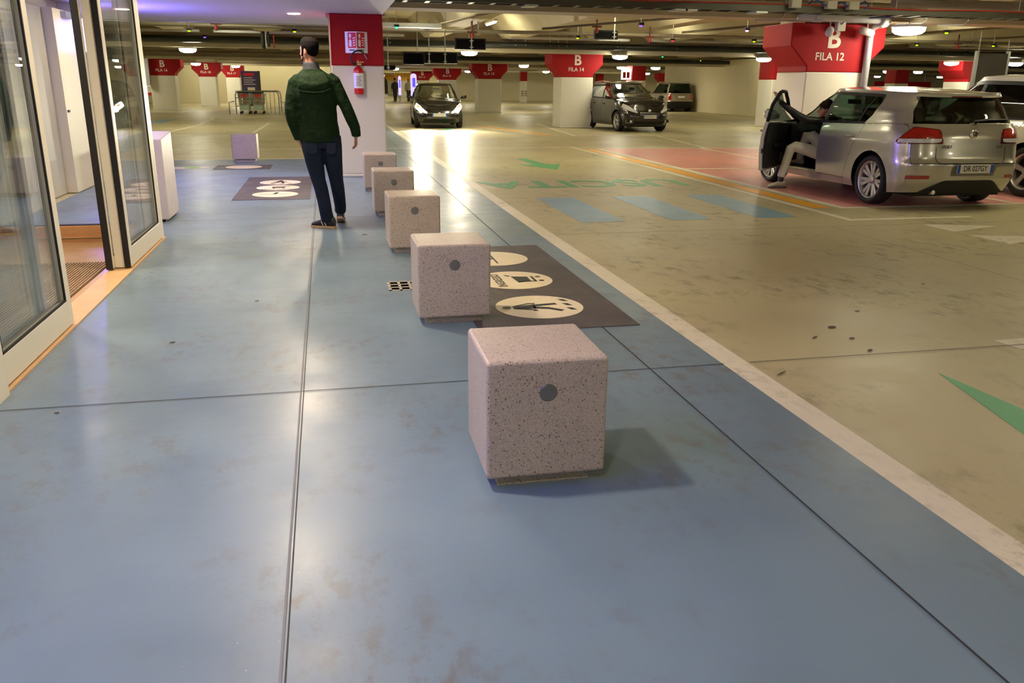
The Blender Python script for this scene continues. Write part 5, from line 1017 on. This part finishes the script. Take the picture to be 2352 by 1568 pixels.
def hand(par, name, org, d, palm_n, m_, scale=1.0, curl=.6, thumb=1):
    """d: finger direction, palm_n: palm normal (curl towards it); one continuous mesh with five fingers"""
    d = Vector(d).normalized(); n = Vector(palm_n); n = (n - d * n.dot(d)).normalized(); sd = d.cross(n).normalized() * thumb; O = Vector(org); S = scale
    parts = [[(O + d * (k * S), .028 * S * w_, .014 * S, sd, n) for k, w_ in ((-.02, .75), (0, .85), (.03, 1.1), (.07, 1.4), (.09, 1.35))]]
    for i, (o_, L) in enumerate(((.030, .066), (.011, .076), (-.009, .071), (-.028, .056))):
        p = O + d * (.078 * S) + sd * (o_ * S); dd = d.copy(); seg = []; c_ = curl * (1 + .08 * i)
        for j in range(5):
            seg.append((p.x, p.y, p.z, (.0095 - .0009 * j) * S)); p = p + dd * (L * S / 4 * 1.1); dd = (dd + n * c_ * .55).normalized()
        parts.append(limb(seg, ref=tuple(sd)))
    p = O + d * (.015 * S) + sd * (.022 * S); dd = (d * .6 + sd * .75 + n * .2).normalized(); seg = []
    for j in range(4): seg.append((p.x, p.y, p.z, (.0115 - .001 * j) * S)); p = p + dd * (.022 * S); dd = (dd + d * .35 + n * .15).normalized()
    parts.append(limb(seg, ref=tuple(n))); return parts
# ---- man in green jacket walking away (+y), head turned left
M = thing('walking_man', 'man in dark green jacket and jeans walking away past the near column', 'person', (0, 9.12, 0))
hd = Vector((-.125, .02, 1.80)); hr = math.radians(52)  # head yaw to the left
fx, fy = -math.sin(hr), math.cos(hr); rx_, ry_ = math.cos(hr), math.sin(hr)
def HP(a, b, c): return (hd.x + a * rx_ + b * fx, hd.y + a * ry_ + b * fy, hd.z + c)  # right, forward, up in head frame
hx3, hy3 = (rx_, ry_, 0), (fx, fy, 0)
head = [(HP(0, .035, -.125), .030, .035, hx3, hy3), (HP(0, .030, -.105), .045, .060, hx3, hy3), (HP(0, .018, -.06), .060, .080, hx3, hy3), (HP(0, .008, -.01), .069, .090, hx3, hy3), (HP(0, 0, .04), .073, .096, hx3, hy3), (HP(0, -.005, .085), .066, .088, hx3, hy3), (HP(0, -.01, .112), .040, .055, hx3, hy3), (HP(0, -.01, .12), .01, .02, hx3, hy3)]
neck = limb([(-.10, .01, 1.55, .062), (-.105, .01, 1.62, .058), (-.12, .015, 1.70, .056), (-.122, .015, 1.76, .05)])
nose = limb([(*HP(0, .085, .015), .010), (*HP(0, .100, -.012), .013), (*HP(0, .108, -.028), .014), (*HP(0, .092, -.040), .010)])
lips = limb([(*HP(-.02, .083, -.066), .006), (*HP(0, .091, -.066), .009), (*HP(.02, .083, -.066), .006)]); chin = limb([(*HP(0, .07, -.10), .022), (*HP(0, .078, -.118), .018)])
brow = limb([(*HP(-.04, .078, .03), .008), (*HP(0, .092, .032), .010), (*HP(.04, .078, .03), .008)])
ears = [[(HP(s * .070, -.005, z_), .008, w_, hx3, hy3) for z_, w_ in ((-.035, .008), (-.015, .016), (.01, .020), (.028, .012))] for s in (-1, 1)]
rh = hand(M, 'h', (.305, .02, .965), (-.05, .08, -1), (-.9, .35, 0), SKIN, 1.0, .75, 1)
fore = limb([(.30, 0, 1.12, .036), (.305, .01, 1.0, .029), (.305, .02, .95, .026)])
lh = hand(M, 'h', (-.285, .0, .93), (.35, .1, -1), (1, 0, 0), SKIN, .95, .3, -1)
body = blend('body', [head, neck, nose, lips, chin, brow] + ears + rh + [fore] + lh + [limb([(-.31, -.02, 1.1, .036), (-.29, 0, .95, .027), (-.285, 0, .91, .025)])] + [limb([(-.09, 0, 1.0, .15), (-.1, 0, 1.3, .15), (-.1, .01, 1.5, .10), (-.1, .01, 1.58, .06)], .75)], SKIN, M, .0065, 3, .5)
for s in (-1, 1): m = MB(); m.smooth = True; m.lathe([(0, -.012), (.008, -.009), (.012, 0), (.008, .009), (0, .012)], HP(s * .032, .072, .008), 10).build('eye', mat('eye_white', (.7, .68, .62), .2), M)
hair = blend('hair', [[(HP(0, -.012, -.055), .040, .055, hx3, hy3), (HP(0, -.020, -.03), .060, .074, hx3, hy3), (HP(0, -.016, .01), .076, .088, hx3, hy3), (HP(0, -.012, .05), .083, .100, hx3, hy3), (HP(0, -.006, .095), .078, .096, hx3, hy3), (HP(0, 0, .125), .055, .075, hx3, hy3), (HP(0, .01, .14), .02, .035, hx3, hy3)]] + [limb([(*HP(s * .068, .03, .05), .012), (*HP(s * .068, .03, 0), .010), (*HP(s * .064, .045, -.05), .010)]) for s in (-1, 1)], HAIR, M, .008, 2)
beard = blend('beard', [limb([(*HP(-.062, .03, -.055), .010), (*HP(-.055, .055, -.085), .012), (*HP(0, .088, -.108), .020), (*HP(.055, .055, -.085), .012), (*HP(.062, .03, -.055), .010)])], mat('stubble', (.10, .05, .035), .8), M, .008, 2)
torso = [H_(.90, -.068, 0, .19, .125), H_(.905, -.068, 0, .208, .14), H_(1.0, -.072, 0, .212, .142), H_(1.12, -.085, 0, .208, .142), H_(1.25, -.095, 0, .215, .145), H_(1.38, -.10, 0, .225, .145), H_(1.48, -.10, 0, .222, .13), H_(1.55, -.10, 0, .195, .11), H_(1.60, -.105, .0, .13, .09), H_(1.635, -.11, .005, .085, .08)]
rarm = limb([(.045, .01, 1.555, .060), (.10, .01, 1.51, .072), (.16, .0, 1.38, .068), (.215, -.01, 1.26, .063), (.262, -.01, 1.14, .062), (.298, .0, 1.05, .056), (.308, .01, .975, .050), (.308, .01, .955, .046)])
larm = limb([(-.24, 0, 1.54, .060), (-.29, 0, 1.49, .068), (-.325, -.02, 1.36, .064), (-.345, -.03, 1.22, .062), (-.335, -.03, 1.12, .060), (-.305, -.01, 1.01, .052), (-.285, .0, .94, .046), (-.282, .0, .925, .042)])
hood = [((-.10, -.085, 1.40), .10, .03, (1, 0, 0), (0, .3, 1)), ((-.10, -.125, 1.455), .165, .045, (1, 0, 0), (0, .5, 1)), ((-.10, -.11, 1.535), .165, .06, (1, 0, 0), (0, .7, 1)), ((-.10, -.06, 1.60), .12, .05, (1, 0, 0), (0, .9, .6))]
coll = [H_(1.58, -.11, .0, .100, .088), H_(1.66, -.115, .01, .082, .078), H_(1.695, -.118, .012, .076, .072)]
jk = blend('jacket', [torso, rarm, larm, hood], JACK, M, .011, 5); blend('collar', [coll], COLLAR, M, .009, 3)
MB().tube([(-.28, -.142, 1.43), (-.20, -.168, 1.41), (-.10, -.178, 1.40), (0, -.168, 1.41), (.07, -.142, 1.44)], .006, 5).build('hood_seam', JACK, M)
for x in (.005,): MB().tube([(.055, -.10, 1.50), (.075, -.115, 1.3), (.085, -.115, 1.1), (.09, -.11, .95)], .004, 5).build('seam', JACK, M)
lleg = limb([(-.145, 0, .96, .115), (-.152, -.01, .84, .108), (-.135, -.02, .68, .092), (-.105, -.02, .50, .074), (-.085, -.03, .42, .072), (-.062, -.04, .28, .069), (-.048, -.04, .16, .068), (-.035, -.03, .09, .070), (-.034, -.03, .07, .066)])
rleg = limb([(.035, 0, .96, .115), (.048, .01, .84, .108), (.060, .03, .68, .092), (.078, .05, .50, .074), (.088, .08, .42, .072), (.10, .13, .30, .067), (.108, .20, .20, .063), (.105, .24, .14, .062)])
blend('jeans', [lleg, rleg, [H_(.84, -.055, 0, .16, .12), H_(.90, -.06, 0, .185, .128), H_(1.0, -.068, 0, .19, .13), H_(1.02, -.068, 0, .18, .12)]], JEAN, M, .010, 4)
for s, x in ((-1, -.15), (1, .04)):
    MB().add([(x - .05, -.128, .90), (x + .05, -.13, .90), (x + .045, -.132, .80), (x, -.134, .785), (x - .045, -.132, .80)], [(0, 1, 2, 3, 4)]).build('back_pocket', mat('faded_denim', (.014, .021, .042), .8, spec=.2), M)
SHOE = mat('black_shoe', (.012, .012, .014), .5); SOLE = mat('tan_sole', (.50, .34, .18), .6)
def shoe(par, org, yaw, pitch=0, sm=SHOE, so=SOLE, L=.29, stripe=True):
    e = bpy.data.objects.new('shoe', None); 
    m = MB(); m.smooth = True
    rings = []
    for q, w_, h in ((-.09, .025, .035), (-.08, .036, .055), (-.04, .040, .060), (.02, .042, .052), (.08, .048, .036), (.14, .046, .028), (.18, .034, .020), (.195, .015, .012)):
        rings.append(((0, q, .018 + h), w_, h, (1, 0, 0), (0, 0, 1)))
    m.loft(rings); o = m.build('shoe', sm, par, org); o.rotation_euler = (pitch, 0, yaw); o.modifiers.new('s', 'SUBSURF').levels = 1
    MB().prism([(-.032, -.09), (.032, -.09), (.040, -.04), (.042, .04), (.050, .10), (.044, .16), (.022, .197), (-.022, .197), (-.044, .16), (-.050, .10), (-.042, .04), (-.040, -.04)], 'z', 0, .026).build('sole', so, o, bevel=.006)
    if stripe:
        for s in (-1, 1):
            for q in (.0, .035): MB().tube([(s * .044, q, .03), (s * .043, q + .02, .07), (s * .02, q + .025, .10)], .004, 5).build('stripe', SIGNW, o)
    return o
shoe(M, (-.035, -.03, 0), math.radians(62)); shoe(M, (.10, .255, .035), math.radians(-6), math.radians(-22))
# ---- man getting out of the silver car
G = thing('seated_man', 'man with sunglasses in black jacket and pale trousers stepping out of the silver car', 'person', (7.0, 11.5, 0))
# local frame: x right, y forward of car; seat at x=.5,y=-.2
BJ = mat('black_quilted_jacket', (.010, .010, .011), .45, bump=.5, bscale=30); PALE = mat('pale_grey_trousers', (.66, .66, .53), .8, var=.15, bump=.25, bscale=16)
hd = Vector((.285, .0, 1.195)); hr = math.radians(70); fx, fy = -math.sin(hr), math.cos(hr); rx_, ry_ = math.cos(hr), math.sin(hr); hx3, hy3 = (rx_, ry_, 0), (fx * .95, fy * .95, -.3)
head = [(HP(0, .045, -.12), .030, .035, hx3, hy3), (HP(0, .035, -.10), .045, .058, hx3, hy3), (HP(0, .02, -.055), .060, .078, hx3, hy3), (HP(0, .008, -.01), .069, .088, hx3, hy3), (HP(0, 0, .04), .072, .094, hx3, hy3), (HP(0, -.005, .08), .064, .084, hx3, hy3), (HP(0, -.01, .108), .03, .04, hx3, hy3)]
nose = limb([(*HP(0, .085, .0), .010), (*HP(0, .102, -.026), .013), (*HP(0, .108, -.045), .014), (*HP(0, .090, -.055), .010)]); lips = limb([(*HP(-.02, .08, -.08), .006), (*HP(0, .090, -.082), .009), (*HP(.02, .08, -.08), .006)])
ears = [[(HP(s * .070, -.01, z_), .008, w_, hx3, hy3) for z_, w_ in ((-.045, .008), (-.02, .016), (.005, .020), (.022, .012))] for s in (-1, 1)]
neck = limb([(.42, -.08, 1.02, .06), (.38, -.06, 1.06, .058), (.33, -.03, 1.10, .055), (.30, -.005, 1.15, .05)])
wr = Vector((-.335, .26, 1.305)); hm = Vector((-.40, .30, 1.40))
lhand = hand(G, 'h', tuple(wr), (-.40, .25, .9), (-.3, .9, -.2), SKIN2, 1.0, .35, 1)
blend('body', [head, nose, lips, neck] + ears + lhand + [limb([(.42, -.05, 1.0, .05), (.30, .01, 1.02, .045), (.05, .07, 1.03, .042), (-.10, .12, 1.10, .04), (-.25, .20, 1.22, .034), (wr.x, wr.y, wr.z, .027)]), limb([(.46, -.12, .6, .14), (.46, -.12, .9, .15), (.42, -.09, 1.06, .08)], .8)], SKIN2, G, .0065, 3)
blend('hair', [[(HP(0, -.02, -.06), .045, .05, hx3, hy3), (HP(0, -.022, -.03), .066, .074, hx3, hy3), (HP(0, -.016, .01), .080, .090, hx3, hy3), (HP(0, -.010, .055), .085, .102, hx3, hy3), (HP(0, -.002, .095), .076, .092, hx3, hy3), (HP(0, .0, .125), .04, .05, hx3, hy3)], limb([(*HP(-.03, .07, .06), .018), (*HP(.04, .07, .055), .018)])], HAIRB, G, .008, 2)
sgl = MB(); [sgl.loft([(HP(s * .034, .080 + q, .004), .030, .019, hx3, (0, 0, 1)) for q in (0, .012)]) for s in (-1, 1)]; sgl.tube([HP(-.07, 0, .008), HP(-.062, .078, .008), HP(.062, .078, .008), HP(.07, 0, .008)], .004, 5); sgl.build('sunglasses', mat('dark_red_lens', (.05, .008, .006), .15), G)
blend('jacket', [[((.46, -.12, .52), .17, .14, (1, 0, 0), (0, 1, 0)), ((.47, -.13, .70), .18, .14, (1, 0, 0), (0, 1, 0)), ((.46, -.12, .88), .19, .14, (.95, .3, 0), (-.3, .95, 0)), ((.44, -.10, 1.0), .17, .12, (.95, .3, 0), (-.3, .95, 0)), ((.41, -.09, 1.08), .10, .09, (1, 0, 0), (0, 1, 0))],
    limb([(.34, .0, 1.03, .062), (.22, .03, 1.01, .064), (.05, .07, 1.03, .058), (-.08, .11, 1.09, .056), (-.20, .18, 1.18, .048), (-.30, .24, 1.27, .040), (-.32, .255, 1.29, .038)]), limb([(.56, -.12, 1.0, .062), (.62, .02, .86, .056), (.58, .2, .82, .045)])], BJ, G, .010, 4)
blend('trousers', [limb([(.48, -.12, .50, .12), (.30, .0, .54, .105), (.10, .12, .60, .088), (-.03, .20, .635, .078), (-.085, .225, .60, .074), (-.10, .24, .50, .068), (-.13, .25, .36, .064), (-.165, .26, .22, .062), (-.175, .26, .17, .060)]), limb([(.55, -.08, .50, .12), (.42, .14, .62, .10), (.28, .30, .80, .082), (.25, .34, .80, .075), (.24, .42, .62, .065), (.25, .5, .42, .055)]), [((.5, -.15, .42), .15, .13, (1, 0, 0), (0, 1, 0)), ((.5, -.14, .55), .17, .14, (1, 0, 0), (0, 1, 0))]], PALE, G, .011, 4)
blend('sock', [limb([(-.172, .26, .20, .042), (-.175, .26, .10, .042)])], INK, G, .01, 2)
GS = mat('grey_trainer', (.45, .42, .30), .6); shoe(G, (-.175, .26, 0), math.radians(82), 0, GS, mat('dark_sole', (.08, .075, .06), .6), stripe=False)
shoe(G, (.26, .52, .32), math.radians(10), 0, GS, MATS['dark_sole'], stripe=False)
# ---- distant walkers
def walker(loc, lab, top, legs, hairm, sc=1):
    t = thing('distant_walker', lab, 'person', loc, 0, 'distant pedestrians'); t.scale = (sc,) * 3
    blend('body', [[H_(z, 0, 0, r, r * 1.1) for z, r in ((1.50, .055), (1.56, .06), (1.62, .08), (1.70, .088), (1.77, .06), (1.79, .02))]] + [limb([(s * .24, 0, 1.0, .035), (s * .25, .03, .85, .04), (s * .25, .04, .78, .03)]) for s in (-1, 1)] + [limb([(0, 0, .9, .1), (0, 0, 1.53, .1)]), limb([(-.25, 0, 1.0, .03), (-.15, 0, 1.42, .04), (.15, 0, 1.42, .04), (.25, 0, 1.0, .03)], ref=(0, 1, 0.2))], SKIN, t, .02, 3)
    blend('jacket', [[H_(z, 0, 0, a, b) for z, a, b in ((.85, .18, .12), (1.0, .19, .13), (1.3, .22, .14), (1.45, .2, .12), (1.53, .09, .08))]] + [limb([(s * .2, 0, 1.43, .06), (s * .25, 0, 1.2, .055), (s * .26, .03, .95, .045)]) for s in (-1, 1)], top, t, .02, 3)
    blend('trousers', [limb([(.08, 0, .9, .11), (.09, .12, .5, .08), (.08, .18, .06, .06)]), limb([(-.08, 0, .9, .11), (-.07, -.08, .5, .08), (-.06, -.14, .06, .06)])], legs, t, .02, 3)
    blend('hair', [[H_(z, 0, -.01, r, r) for z, r in ((1.66, .07), (1.72, .092), (1.79, .075), (1.82, .03))]], hairm, t, .02, 2); box(-.13, -.02, -.24, .02, 0, .07).build('shoe', SHOE, t, bevel=.01); box(.03, .13, .08, .34, 0, .07).build('shoe', SHOE, t, bevel=.01)
walker((5.91, 74, 0), 'distant walker dressed in black below the orange columns', INK, INK, HAIR, 1.05)
walker((7.06, 74, 0), 'distant walker in a pale jacket and dark trousers beside the violet totem', mat('pale_jacket', (.6, .58, .4), .7), INK, SKIN, 1.05)
